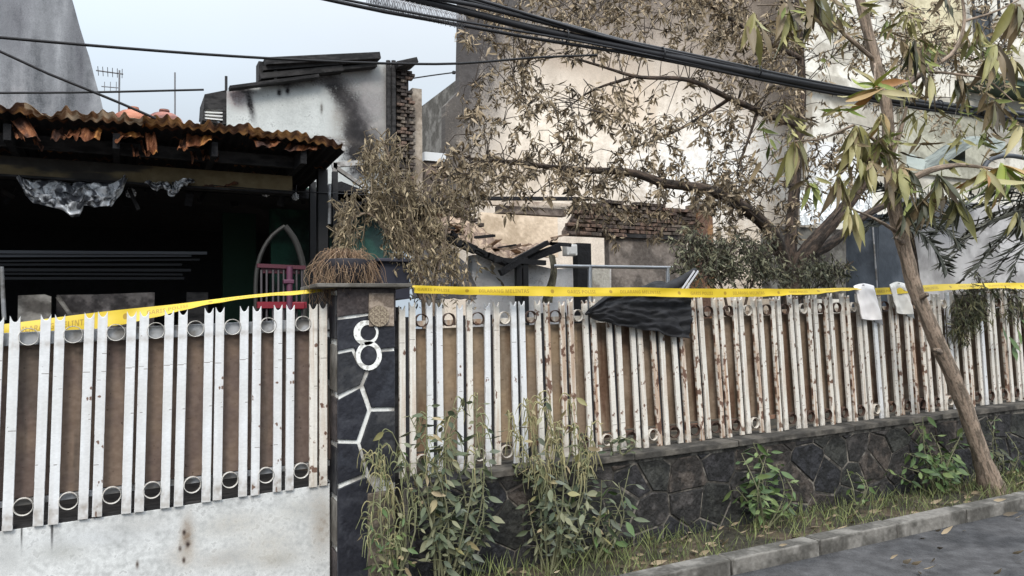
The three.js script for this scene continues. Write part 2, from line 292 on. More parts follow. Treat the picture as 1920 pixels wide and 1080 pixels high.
{ // white houses behind the trees at the right
  const z = -7, b = thing('white_house', 'white and cream house partly hidden behind the trees at far right', 'house');
  const wallM = S({ map: weather([222, 218, 208], [182, 176, 164], 0.55, 4, 6, 2.5, 2.5, 81), roughness: 0.9 }, 0.005), creamM = S({ map: weather([214, 204, 172], [188, 178, 148], 0.4, 4, 6, 2, 2, 82), roughness: 0.9 }, 0.005), paleM = S({ map: weather([178, 176, 160], [150, 148, 134], 0.4, 4, 6, 2, 2, 83), roughness: 0.9 }, 0.005);
  part(b, 'upper_wall', pbox(1508, -160, 2120, 190, z - 0.5, 0.3), wallM);
  part(b, 'cream_bay', pbox(1716, -60, 1805, 92, z - 0.2, 0.3), creamM);
  part(b, 'lower_wall', pbox(1530, 208, 2120, 640, z - 0.6, 0.3), wallM); part(b, 'pale_panel', pbox(1690, 212, 1850, 330, z - 0.5, 0.09), paleM);
  part(b, 'floor_band', pbox(1508, 188, 2120, 208, z - 0.35, 0.4), wallM);
  part(b, 'roof_eave', pbox(1872, 146, 2120, 164, z + 0.5, 1.4, 0.02), S({ color: new THREE.Color(0.72, 0.7, 0.62) }));
  part(b, 'roof_eave', pbox(1880, 168, 2120, 178, z + 0.4, 1.2), S({ color: new THREE.Color(0.08, 0.12, 0.09) }));
  const wf = S({ color: new THREE.Color(0.08, 0.085, 0.09) }), gl = S({ color: new THREE.Color(0.03, 0.035, 0.04), roughness: 0.15 });
  for (const q of [[1828, 20, 1862, 84]]) { const w = part(b, 'window', merge([pbox(q[0], q[1], q[2], q[1] + 5, z - 0.44, 0.1), pbox(q[0], q[3] - 5, q[2], q[3], z - 0.44, 0.1), pbox(q[0], q[1] + 5, q[0] + 4, q[3] - 5, z - 0.44, 0.1), pbox(q[2] - 4, q[1] + 5, q[2], q[3] - 5, z - 0.44, 0.1)]), wf); part(w, 'pane', pbox(q[0] + 4, q[1] + 5, q[2] - 4, q[3] - 5, z - 0.47, 0.03), gl); }
  for (let k = 0; k < 5; k++) part(b, 'window_bar', pbox(1800 + k * 24, 0, 1804 + k * 24, 30, z - 0.3, 0.03), M.iron);
}
{ // white shed roof of corrugated sheets behind the tree fork, and its white wall
  const z = -4.6, b = thing('white_shed', 'low white shed with weathered corrugated roof behind the tree fork', 'shed');
  const m = S({ map: weather([206, 208, 208], [140, 142, 142], 0.5, 6, 10, 0.8, 0.8, 84), roughness: 0.7 }, 0.003);
  for (let k = 0; k < 5; k++) part(b, 'roof_sheet', sheet((u, v) => { const p = P(1500 + 27 * (k + u), 356 + 66 * v - 2 * k, z - 1.1 * (1 - v)); p.y += 0.005 * Math.sin(v * 46) + 0.02 * noise.noise(k + u * 2, v * 3, 1); return p; }, 4, 46, 0.006), m);
  part(b, 'wall', pbox(1440, 428, 1640, 560, z - 0.1, 0.15), S({ map: weather([120, 118, 112], [70, 66, 62], 0.6, 5, 5, 1.5, 1.5, 85) }, 0.006));
  part(b, 'gable_wall', pbox(1530, 270, 1636, 360, z - 1.3, 0.2), S({ color: new THREE.Color(0.74, 0.74, 0.73) }));
}
{ // grey sheet-metal screen and pale wall behind the leaning tree
  const z = -1.9, b = thing('metal_screen', 'tall blue grey sheet metal screen behind the leaning tree trunk', 'screen');
  const m = S({ map: weather([92, 98, 106], [70, 75, 82], 0.5, 4, 4, 1.5, 1.5, 86, 8), roughness: 0.45, metalness: 0.5 }, 0.003);
  const sheetAt = (x0, x1, y0, y1) => slab(pp([[x0, 640], [x1, 640], [x1, y1], [x0, y0]], z), 0.03, z);
  part(b, 'metal_sheet', sheetAt(1590, 1645, 430, 400), m); part(b, 'metal_sheet', sheetAt(1648, 1700, 402, 398), S({ map: weather([112, 118, 126], [84, 90, 98], 0.5, 4, 4, 1.5, 1.5, 87, 8), roughness: 0.45, metalness: 0.5 }, 0.003));
  part(b, 'post', rod(P(1652, 640, z + 0.03), P(1634, 396, z + 0.03), 0.012), M.greyPaint);
  const c = thing('grey_wall', 'smooth light grey wall behind dark palm fronds at right', 'wall');
  part(c, 'wall', pbox(1700, 385, 2060, 640, -3.0, 0.15), S({ map: weather([186, 184, 184], [146, 144, 144], 0.4, 4, 4, 2, 2, 88, 8) }, 0.003));
  // grey awning cloth draped on a bent pipe
  const a = thing('awning', 'sagging grey green awning cloth under the cables at right', 'awning');
  part(a, 'cloth', sheet((u, v) => { const p = P(1735 + 150 * u, 296 - 26 * Math.sin(u * 3) - 26 * u + v * (26 + 10 * Math.sin(u * 7)), -2.6 + 0.9 * v); p.y += 0.05 * noise.noise(u * 5, v * 4, 3); return p; }, 20, 8, 0.005), S({ map: weather([128, 134, 128], [92, 98, 94], 0.5, 6, 6, 0.9, 0.9, 89) }, 0.003));
  part(a, 'cloth', sheet((u, v) => { const p = P(1700 + 110 * u, 288 + 10 * Math.sin(u * 4) + v * 22, -2.5 + 0.6 * v); p.y += 0.05 * noise.noise(u * 5 + 4, v * 4, 3); return p; }, 16, 6, 0.005), S({ color: new THREE.Color(0.3, 0.33, 0.3) }, 0.003));
  part(a, 'pipe', tube([P(1835, 345, -1.7), P(1850, 305, -1.7), P(1885, 292, -1.7), P(1940, 300, -1.7)], 0.035, 0.035, 8), S({ color: new THREE.Color(0.06, 0.065, 0.075), roughness: 0.5 }));
}

// ------------------------------------------------------------------ ruins between the pillar and the tree
{
  const z = -5, b = thing('ruined_wall', 'broken brick and plaster walls of a burnt house behind the fence', 'ruin');
  const bm = [[118, 96, 84], [132, 108, 94], [98, 84, 76], [116, 104, 94], [90, 78, 72]].map((c, i) => S({ map: weather(c, c.map(q => q * 0.62), 0.45, 6, 6, 0.4, 0.4, 90 + i), roughness: 0.95 }, 0.004));
  const bg = [box(0.19, 0.052, 0.1, 0, 0, 0, 0, 0, 0, 0.005), box(0.2, 0.05, 0.11, 0, 0, 0, 0, 0, 0, 0.007), box(0.12, 0.052, 0.1, 0, 0, 0, 0, 0, 0, 0.006)];
  const mortar = S({ map: weather([118, 104, 94], [84, 74, 68], 0.5, 6, 6, 0.6, 0.6, 96) }, 0.006);
  function brickPatch(px0, px1, topFn, pyBot, zz) {
    const x0 = P(px0, 420, zz).x, x1 = P(px1, 420, zz).x, yb = P((px0 + px1) / 2, pyBot, zz).y;
    const top = x => P(px0 + (px1 - px0) * (x - x0) / (x1 - x0), topFn((x - x0) / (x1 - x0)), zz).y;
    const outline = [[x0, yb], [x1, yb]]; for (let i = 10; i >= 0; i--) { const x = x0 + (x1 - x0) * i / 10; outline.push([x, top(x) - 0.03]); }
    part(b, 'wall_core', slab(outline, 0.1, zz - 0.05), mortar);
    let r = 0; for (let y = yb + 0.03; y < top((x0 + x1) / 2) + 0.4; y += 0.064, r++) for (let x = x0 + (r % 2) * 0.1; x < x1 - 0.04; x += 0.205) {
      if (y > top(x + 0.1) + 0.01 + rr(-0.06, 0.03) || rnd() < 0.07) continue;
      const o = part(b, 'brick', bg[rnd() * 2.4 | 0], bm[rnd() * 5 | 0], false); o.position.set(x + 0.1, y, zz + rr(-0.03, 0.012)); o.rotation.set(rr(-0.03, 0.03), rr(-0.05, 0.05), rr(-0.02, 0.02));
    }
  }
  brickPatch(738, 905, u => 378 + 3 * Math.sin(u * 9) + (u > 0.85 ? 60 * (u - 0.85) / 0.15 : 0), 448, z);
  brickPatch(1062, 1302, u => 382 - 4 * Math.sin(u * 5) + (u < 0.12 ? 46 * (0.12 - u) / 0.12 : 0) + (u > 0.9 ? 120 * (u - 0.9) : 0), 446, z);
  const grey = S({ map: weather([134, 124, 116], [96, 88, 82], 0.55, 6, 6, 1.2, 1.2, 97) }, 0.008);
  part(b, 'plaster_wall', pbox(1144, 447, 1290, 640, z - 0.02, 0.14), grey);
  part(b, 'lintel', pbox(1140, 440, 1296, 447, z + 0.04, 0.2), M.char);
  part(b, 'ledge', pbox(936, 389, 1062, 402, z - 0.05, 0.14), S({ map: weather([142, 130, 122], [104, 94, 88], 0.5, 6, 6, 1, 1, 98) }, 0.006));
  part(b, 'ledge', pbox(880, 377, 1100, 388, z - 0.12, 0.1), S({ map: weather([208, 194, 178], [170, 154, 140], 0.4, 6, 6, 1, 1, 99) }, 0.004));
  part(b, 'charred_beam', bar(P(876, 372, z + 0.05), P(1108, 373, z + 0.05), 0.1, 0.045), M.soot);
  part(b, 'brick_column', pbox(1312, 388, 1340, 640, z + 0.1, 0.28, 0.012), S({ map: weather([150, 112, 76], [104, 78, 64], 0.6, 4, 6, 0.5, 0.7, 100) }, 0.01));
  part(b, 'column_cap', pbox(1308, 382, 1343, 389, z + 0.13, 0.32, 0.01), mortar);
  const ww = stainedWall(z + 1.2, P(884, 560, z + 1.2).x, P(1000, 660, z + 1.2).y, P(1146, 560, z + 1.2).x, P(1000, 440, z + 1.2).y, 384, 256, [226, 226, 228], [[900, 540, 20, 30, [150, 148, 148], 0.6], [1010, 500, 40, 12, [120, 116, 112], 0.6], [1130, 510, 14, 60, [188, 176, 160], 0.7], [960, 600, 80, 40, [170, 168, 168], 0.6]], 10, 0.6);
  const a = P(884, 560, z + 1.2), c = P(1146, 560, z + 1.2), yt = [pp([[884, 640], [1146, 640], [1146, 500], [1112, 496], [1085, 500], [1040, 505], [975, 490], [925, 476], [886, 478]], z + 1.2)];
  part(b, 'white_wall', fitUV(slab(yt[0], 0.14, z + 1.2), a.x, P(1000, 660, z + 1.2).y, c.x, P(1000, 440, z + 1.2).y), S({ map: ww }, 0.006));
  part(b, 'cream_wall', pbox(902, 402, 1046, 480, z - 1.2, 0.14), S({ map: weather([226, 206, 182], [196, 176, 152], 0.35, 5, 5, 1.5, 1.5, 101) }, 0.006));
  for (const q of [[1064, 458, 1083, 479, z + 1.42]]) { const f = part(b, 'meter_box', pbox(...q, 0.14, 0.012), S({ color: new THREE.Color(0.78, 0.78, 0.76), roughness: 0.5 })); part(f, 'box_door', pbox(q[0] + 3, q[1] + 3, q[2] - 3, q[3] - 3, z + 1.43, 0.02, 0.004), S({ color: new THREE.Color(0.74, 0.74, 0.73), roughness: 0.5 })); }
  part(b, 'doorway', pbox(1084, 456, 1110, 640, z + 1.32, 0.12), M.soot);
  part(b, 'white_post', pbox(1112, 500, 1145, 640, z + 1.36, 0.16, 0.01), S({ map: weather([206, 200, 188], [160, 150, 138], 0.45, 4, 6, 0.6, 0.9, 102) }, 0.006));
}
{ // collapsed carport roof sagging in a V between two black posts
  const z = -3.6, b = thing('collapsed_roof', 'sagging burnt roof in a V shape on two thin black posts', 'roof');
  const vee = u => u < 0.66 ? 402 + 92 * Math.pow(u / 0.66, 0.8) : 494 - 46 * (u - 0.66) / 0.34;
  const rust = S({ map: weather([168, 146, 124], [118, 98, 84], 0.5, 5, 10, 0.8, 0.8, 103), roughness: 0.9 }, 0.006);
  for (let k = 0; k < 6; k++) part(b, 'roof_sheet', sheet((u, v) => { const s = (k + u * 0.98) / 6, p = P(772 + 276 * s, vee(s) - 40 * v * Math.sin(Math.PI * Math.min(1, s + 0.1)) - 4, z - 1.2 * v); p.y += 0.015 * Math.sin(s * 120) + 0.05 * noise.noise(s * 6, v * 3, 4); return p; }, 14, 4, 0.008), rust);
  for (let k = 0; k < 13; k++) { const u = rnd(), px = 800 + 250 * u, py = vee(u * 0.95) + rr(-26, 22), a = rr(-0.5, 0.9), l = rr(12, 40); part(b, 'charred_stick', bar(P(px, py, z + rr(-0.3, 0.25)), P(px + l * Math.cos(a), py + l * Math.sin(a), z + rr(-0.2, 0.3)), rr(0.02, 0.05), rr(0.018, 0.04)), rnd() < 0.6 ? M.soot : rust); }
  for (let k = 0; k < 16; k++) { const u = rr(0.1, 0.95), p = P(772 + 276 * u, vee(u) - rr(4, 30), z - 0.3), g = box(rr(0.1, 0.2), 0.014, rr(0.1, 0.22), p.x, p.y + 0.02, p.z, rr(-0.5, 0.4), rr(0, 3), rr(-0.4, 0.4)); part(b, 'broken_tile', g, rust); }
  const rim = []; for (let i = 0; i <= 8; i++) rim.push(P(770 + 190 * i / 8, vee(0.66 * i / 8) + 3 + 2 * noise.noise(i * 1.3, 2, 2), z + 0.04));
  for (let i = 0; i < 8; i++) part(b, 'charred_rafter', bar(rim[i], rim[i + 1].clone().add(V(0.02, -0.01, 0)), 0.08, rr(0.06, 0.1)), M.soot);
  part(b, 'charred_rafter', bar(P(960, 491, z + 0.05), P(1026, 455, z + 0.05), 0.08, 0.06), M.soot);
  part(b, 'charred_rafter', bar(P(938, 512, z + 0.1), P(972, 490, z + 0.1), 0.07, 0.08), M.soot);
  part(b, 'charred_rafter', bar(P(988, 486, z), P(1048, 464, z), 0.1, 0.1), M.soot);
  part(b, 'cross_beam', bar(P(925, 487, z + 0.08), P(1022, 493, z + 0.08), 0.06, 0.06), M.iron);
  for (const px of [968, 980]) part(b, 'post', box(0.07, P(px, 484, z).y - grade(3), 0.07, P(px, 540, z).x, (P(px, 484, z).y + grade(3)) / 2, z + 0.06), M.iron);
  part(b, 'torn_strip', sheet((u, v) => { const p = P(1028 + 16 * u - 8 * v + 4 * Math.sin(v * 5), 478 + 90 * v, z + 0.15); p.z += 0.05 * Math.sin(u * 5 + v * 3); return p; }, 6, 12, 0.004), S({ map: weather([104, 100, 84], [70, 66, 56], 0.5, 5, 5, 0.6, 0.6, 104) }, 0.004));
  for (const [x, y, l, t] of [[905, 500, 22, 0.4], [930, 520, 26, 0.8], [918, 490, 16, 1.3]]) part(b, 'burnt_scrap', sheet((u, v) => { const p = P(x + l * u * Math.cos(t) + 6 * v, y + l * u * Math.sin(t) + 7 * v, z + 0.12); p.z += 0.05 * Math.sin(u * 6); return p; }, 5, 3, 0.004), S({ color: new THREE.Color(0.22, 0.19, 0.14) }));
}
{ // galvanised rail
  const z = -2.4, g = merge([rod(P(1040, 499, z), P(1262, 502, z), 0.02, 8), rod(P(1106, 498, z), P(1106, 640, z), 0.024, 8), rod(P(1252, 500, z), P(1252, 640, z), 0.024, 8)]);
  single('metal_rail', 'thin bright galvanised pipe rail in front of the ruins', 'rail', g, S({ color: new THREE.Color(0.55, 0.57, 0.6), roughness: 0.4, metalness: 0.8 }));
}
{ // dark tarpaulin hump and small dark canopy
  single('tarpaulin', 'dark grey tarpaulin draped in a hump beside the sagging roof', 'tarpaulin', sheet((u, v) => { const w = u * 1.15; const p = P(772 + 122 * u, 560 - (98 * Math.sin(Math.PI * Math.min(1, 0.25 + 0.62 * u))) * (1 - v) + (u > 0.85 ? 16 * (u - 0.85) / 0.15 * (1 - v) : 0), -2.4 + 0.7 * v); p.y += 0.03 * noise.noise(u * 7, v * 5, 6); p.z += 0.05 * noise.noise(u * 6, v * 4, 1); return p; }, 26, 14, 0.006), S({ map: weather([74, 70, 70], [50, 48, 50], 0.5, 6, 6, 0.9, 0.9, 106, 8), roughness: 0.8 }, 0.003));
  const z = -0.9, c = thing('dark_canopy', 'small dark blue black canopy slab behind the gate pillar', 'canopy');
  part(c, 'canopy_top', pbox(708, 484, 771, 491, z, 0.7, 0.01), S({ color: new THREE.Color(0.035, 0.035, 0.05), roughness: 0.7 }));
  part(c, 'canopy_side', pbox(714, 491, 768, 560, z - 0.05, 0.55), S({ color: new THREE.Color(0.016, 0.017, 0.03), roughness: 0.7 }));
}

// ------------------------------------------------------------------ burnt carport and dark house at the left
{
  const z0 = -1.5, zb = -2.2, ye = P(0, 207, z0).y, xr = P(640, 265, z0).x, b = thing('burnt_carport', 'burnt carport with rusted corrugated roof and sooty steel beam at left', 'carport');
  const rustMap = (s) => tex(512, 512, (u, v) => {
    const n = tf(u, v, 5, 4, s, 5), k = sstep(0.56, 0.63, n), f = (tf(u, v, 40, 40, s + 9, 3) - 0.5) * 44, o = tf(u, v, 10, 4, s + 3, 4);
    return mixc([27, 25, 27], mixc([92, 56, 34], [164, 112, 58], sstep(0.4, 0.7, o)), k).map(c => c + f * (0.3 + k));
  }, 2.4, 1.3);
  const under = S({ map: rustMap(201), roughness: 0.85 }, 0.004), lipM = S({ map: weather([168, 122, 74], [92, 62, 44], 0.5, 12, 6, 0.9, 0.5, 203, 30), roughness: 0.9 }, 0.004), paleM = S({ map: weather([202, 178, 150], [120, 84, 56], 0.5, 8, 6, 0.6, 0.4, 204, 26), roughness: 0.9 }, 0.004);
  const sw = 0.78, n = Math.ceil((xr + 3.4) / sw);
  for (let k = 0; k < n; k++) {
    const xa = xr - (k + 1) * sw, drop = x => Math.max(0, x - (xr - 0.5)) ** 2 * 0.25 + 0.03 * noise.noise(x * 1.3, 3, 1);
    const fr = rr(-0.06, 0.06);
    part(b, 'roof_sheet', sheet((u, v) => { const x = xa + u * (sw + 0.03), z = z0 + fr * 0.3 + (-5.2 - z0) * v; return V(x, ye - drop(x) - 0.16 * v - 0.012 * k % 2 * 0.01 + 0.012 * Math.sin(x * 2 * Math.PI / 0.076) + 0.02 * noise.noise(x * 2, z, 5) * (1 - v), z); }, 44, 10, 0.003, sw, 5), under);
    // torn, upturned rusted lip of the sheet
    part(b, 'rusted_lip', sheet((u, v) => { const x = xa + u * sw, j = noise.noise(x * 5, 1, 7), lf = sstep(P(380, 230, z0).x, P(60, 230, z0).x, x), h = 0.05 + (0.05 + 0.06 * lf) * j + (0.035 + 0.04 * lf) * noise.noise(x * 17, 3, 2); return V(x, ye - drop(x) + 0.01 + h * v - 0.02 + 0.012 * Math.sin(x * 2 * Math.PI / 0.076), z0 + 0.012 + 0.05 * v + 0.02 * j); }, 60, 3, 0.003, sw, 0.1), k > 1 && k % 3 !== 0 ? paleM : lipM);
  }
  // bent scraps of bare rusted sheet under the edge
  const orange = [S({ map: weather([196, 138, 72], [112, 66, 38], 0.55, 6, 3, 0.5, 0.3, 205, 30), roughness: 0.8 }, 0.004), S({ map: weather([136, 86, 54], [58, 36, 28], 0.6, 6, 3, 0.5, 0.3, 206, 30), roughness: 0.8 }, 0.004)];
  const scrap = (px, py, w, h, lean, zz, mi) => part(b, 'rusted_scrap', sheet((u, v) => { const p = P(px + w * u + lean * v, py + h * v, zz + 0.12 * v); p.z += 0.012 * Math.sin(u * w * 0.45) + 0.05 * noise.noise(u * 2.3, v * 2, px * 0.37); p.y += 0.05 * noise.noise(u * 3.1, v * 1.5, px * 0.13) ; return p; }, 14, 6, 0.003, w / 230, h / 230), orange[mi]);
  scrap(100, 244, 34, 15, -6, -1.7, 1); scrap(132, 242, 24, 16, -12, -1.66, 0); scrap(154, 242, 38, 20, -6, -1.64, 0); scrap(208, 247, 54, 15, 8, -1.68, 0); scrap(244, 272, 14, 22, 6, -1.8, 1); scrap(262, 264, 12, 28, 8, -1.8, 1); scrap(272, 250, 20, 36, 4, -1.66, 0); scrap(338, 260, 20, 24, -6, -1.68, 1); scrap(350, 256, 48, 18, -2, -1.64, 0); scrap(470, 262, 50, 9, 10, -1.66, 1); scrap(540, 268, 60, 12, -8, -1.68, 1); scrap(20, 222, 30, 34, 26, -1.64, 1); scrap(356, 282, 12, 18, 4, -1.85, 1); scrap(376, 280, 14, 20, 4, -1.85, 1); scrap(396, 282, 12, 18, 4, -1.85, 1); scrap(18, 236, 16, 22, 14, -1.7, 1); scrap(590, 268, 34, 10, -20, -1.75, 1); scrap(60, 262, 12, 16, 10, -1.8, 1);
  const beamM = S({ map: tex(512, 128, (u, v) => { const f = (tf(u, v, 64, 8, 213, 3) - 0.5) * 26, k = sstep(0.46, 0.6, tf(u, v, 5, 2, 217, 5)); return mixc([112, 98, 70], [50, 46, 42], k).map(c => c + f); }, 3.5, 0.4), roughness: 0.8 }, 0.004);
  const by1 = P(0, 291, zb).y, by0 = P(0, 327, zb).y, xl = -3.2, xb = P(548, 320, zb).x;
  part(b, 'beam', box(xb - xl, by1 - by0, 0.08, (xl + xb) / 2, (by0 + by1) / 2, zb - 0.04), beamM);
  part(b, 'beam_flange', box(xb - xl, 0.018, 0.14, (xl + xb) / 2, by0 - 0.011, zb - 0.02), M.char);
  part(b, 'charred_purlin', box(xr - xl - 0.3, 0.1, 0.06, (xl + xr) / 2 - 0.1, P(0, 262, -1.95).y, -1.95), M.char);
  for (let k = 0; k < 7; k++) part(b, 'charred_rafter', box(0.05, 0.12, 3.2, xr - 0.3 - k * 0.72, ye - 0.13, -3.2), M.soot);
  for (let k = 0; k < 26; k++) { const px = rr(-20, 590), py = rr(338, 362), l = rr(8, 46), zz = rr(-3.6, -2.3), a = P(px, py, zz); part(b, 'charred_strip', bar(a, a.clone().add(V(rr(-0.12, 0.12), -l / 230, rr(-0.1, 0.1))), 0.02, rr(0.02, 0.07)), rnd() < 0.5 ? M.char : M.soot); }
  scrap(388, 336, 68, 11, -10, -2.3, 1);
  for (const [px, w, zz] of [[604, 0.09, -2.25], [586, 0.06, -2.9], [628, 0.05, -2.3]]) part(b, 'post', box(w, ye - 0.1 - grade(1.5), w, P(px, 420, zz).x, (ye - 0.1 + grade(1.5)) / 2, zz), M.iron);
  part(b, 'pale_pipe', rod(P(617, 420, -2.1), P(618, 345, -2.1), 0.014), M.greyPaint);
  part(b, 'hanging_cable', tube([P(400, 348, -2.2), P(520, 357, -2.2), P(700, 366, -2.2)], 0.006), M.iron);
  // pale bent scraps beside the roof end
  const pale = S({ map: weather([184, 182, 180], [120, 116, 112], 0.5, 5, 5, 0.8, 0.8, 215) }, 0.004);
  part(b, 'bent_sheet', sheet((u, v) => { const p = P(596 + 54 * u, 258 + 4 * u + (8 + 12 * u) * v, -3.2); p.z += 0.06 * Math.sin(u * 5); return p; }, 8, 3, 0.005), pale);
  part(b, 'bent_frame', bar(P(622, 310, -2.6), P(690, 304, -2.6), 0.05, 0.05), pale); part(b, 'bent_frame', bar(P(626, 312, -2.6), P(690, 356, -2.6), 0.05, 0.035), pale); part(b, 'bent_frame', bar(P(628, 306, -2.6), P(626, 344, -2.6), 0.05, 0.04), pale);
}
{ // dark, burnt-out front room
  const b = thing('burnt_room', 'pitch dark burnt out house front under the carport roof', 'house');
  const zb = -5.2, xa = -3.6, xr = 3.4, yt = 3.5;
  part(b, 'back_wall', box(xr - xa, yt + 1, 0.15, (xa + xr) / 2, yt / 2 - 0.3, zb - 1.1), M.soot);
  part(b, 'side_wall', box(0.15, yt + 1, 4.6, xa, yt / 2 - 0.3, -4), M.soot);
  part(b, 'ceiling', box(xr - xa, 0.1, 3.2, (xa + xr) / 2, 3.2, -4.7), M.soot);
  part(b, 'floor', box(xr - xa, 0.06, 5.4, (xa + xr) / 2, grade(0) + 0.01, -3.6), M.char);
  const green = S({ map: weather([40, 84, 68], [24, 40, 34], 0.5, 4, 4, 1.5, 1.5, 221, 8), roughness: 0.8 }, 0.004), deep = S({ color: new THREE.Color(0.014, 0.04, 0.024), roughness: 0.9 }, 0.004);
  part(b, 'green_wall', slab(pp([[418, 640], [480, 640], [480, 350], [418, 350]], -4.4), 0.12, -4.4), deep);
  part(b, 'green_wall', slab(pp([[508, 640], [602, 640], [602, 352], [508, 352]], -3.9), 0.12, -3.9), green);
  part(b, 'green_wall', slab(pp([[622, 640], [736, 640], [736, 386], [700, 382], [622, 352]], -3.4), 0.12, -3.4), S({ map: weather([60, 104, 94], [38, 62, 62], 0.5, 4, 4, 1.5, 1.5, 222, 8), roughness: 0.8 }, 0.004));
  part(b, 'dark_gable', slab(pp([[618, 420], [660, 420], [690, 360], [640, 340], [618, 345]], -3.1), 0.1, -3.1), M.soot);
  const sl = [M.greyPaint, S({ color: new THREE.Color(0.008, 0.008, 0.011), roughness: 0.5, metalness: 0.1 })];
  for (let k = 0; k < 7; k++) part(b, 'shutter_slat', bar(P(-60, 473 + k * 8 + rr(-1.5, 1.5), -3.5 - 0.05 * k), P(392 - k * 4 + rr(-40, 14), 473 + k * 8 + rr(-2.5, 2.5), -3.5 - 0.05 * k), 0.03, rr(0.016, 0.03)), k < 2 ? S({ color: new THREE.Color(0.11, 0.115, 0.13), roughness: 0.5, metalness: 0.3 }) : sl[1]);  // top two slats coloured as lit, the lower ones blackened as shade
  const lw = S({ map: weather([150, 146, 140], [84, 80, 76], 0.5, 6, 8, 1, 1, 223), roughness: 0.9 }, 0.006);
  part(b, 'low_wall', slab(pp([[32, 660], [95, 660], [96, 556], [84, 552], [34, 554]], -2.6), 0.08, -2.6), lw);
  part(b, 'low_wall', slab(pp([[104, 660], [288, 660], [290, 548], [180, 552], [106, 553]], -2.8), 0.08, -2.8), S({ map: weather([112, 106, 104], [58, 54, 54], 0.5, 8, 8, 1, 1, 224), roughness: 0.9 }, 0.006));
  part(b, 'leaning_stick', rod(P(108, 556, -2.5), P(132, 590, -2.5), 0.02), lw); part(b, 'leaning_stick', rod(P(3, 500, -2.4), P(8, 600, -2.4), 0.018), M.greyPaint);
  part(b, 'fallen_bracket', pbox(350, 548, 390, 640, -3, 0.1), M.char);
}
{ // silver foil insulation hanging torn from the roof
  const foil = new THREE.MeshStandardMaterial({ map: tex(256, 256, (u, v) => { const k = sstep(0.36, 0.62, tf(u, v, 14, 14, 231, 4)); return mixc([84, 86, 92], [244, 245, 247], k); }, 0.5, 0.5), roughness: 0.35, metalness: 0.25, side: THREE.DoubleSide });
  const drape = (px0, px1, pyt, prof, zz) => sheet((u, v) => { const p = P(px0 + (px1 - px0) * u, pyt + prof(u) * v, zz + 0.28 * Math.sin(v * 2.2)); const k = 0.05 * (1 - Math.abs(0.5 - v)); p.x += k * noise.noise(u * 9, v * 7, 1); p.y += k * noise.noise(u * 11, v * 9, 4); p.z += 2.2 * k * noise.noise(u * 13, v * 9, 9); return p; }, 56, 30, 0.002, (px1 - px0) / 230, 0.4);
  single('foil_insulation', 'large crumpled silver foil insulation hanging in two lobes under the carport beam', 'foil sheet', drape(36, 234, 328, u => { const K = [[0, 6], [0.05, 34], [0.13, 52], [0.3, 60], [0.42, 66], [0.5, 80], [0.58, 77], [0.61, 56], [0.66, 59], [0.76, 62], [0.88, 56], [0.96, 38], [1, 8]]; let i = 0; while (i < 11 && u > K[i + 1][0]) i++; return K[i][1] + (K[i + 1][1] - K[i][1]) * clamp((u - K[i][0]) / (K[i + 1][0] - K[i][0])); }, -2.35), foil);
  single('foil_insulation', 'small torn silver foil flap under the middle of the carport beam', 'foil sheet', drape(276, 362, 338, u => 4 + 30 * Math.sin(Math.PI * Math.min(1, u * 1.1)) * (0.7 + 0.3 * Math.sin(u * 14)), -2.35), foil);
  const crumb = (px, py, r, label) => { const g = new THREE.IcosahedronGeometry(r, 3), p = g.attributes.position; for (let i = 0; i < p.count; i++) { const k = 1 + 0.45 * noise.noise(p.getX(i) / r * 2.2, p.getY(i) / r * 2.2, p.getZ(i) / r * 2.2 + px); p.setXYZ(i, p.getX(i) * k, p.getY(i) * k * 1.1, p.getZ(i) * k * 0.6); } g.computeVertexNormals(); g.translate(...P(px, py, -2.4)); single('foil_scrap', label, 'foil scrap', merge([g, rod(P(px, py, -2.4), P(px + 2, py - 22, -2.4), 0.004).deleteAttribute('uv2')]), foil); };
  crumb(498, 357, 0.05, 'larger bright crumpled foil scrap dangling over the pointed arch frame'); crumb(554, 369, 0.032, 'tiny bright foil scrap right of the larger dangling one'); crumb(246, 362, 0.04, 'small foil scrap dangling between the two foil sheets');
}
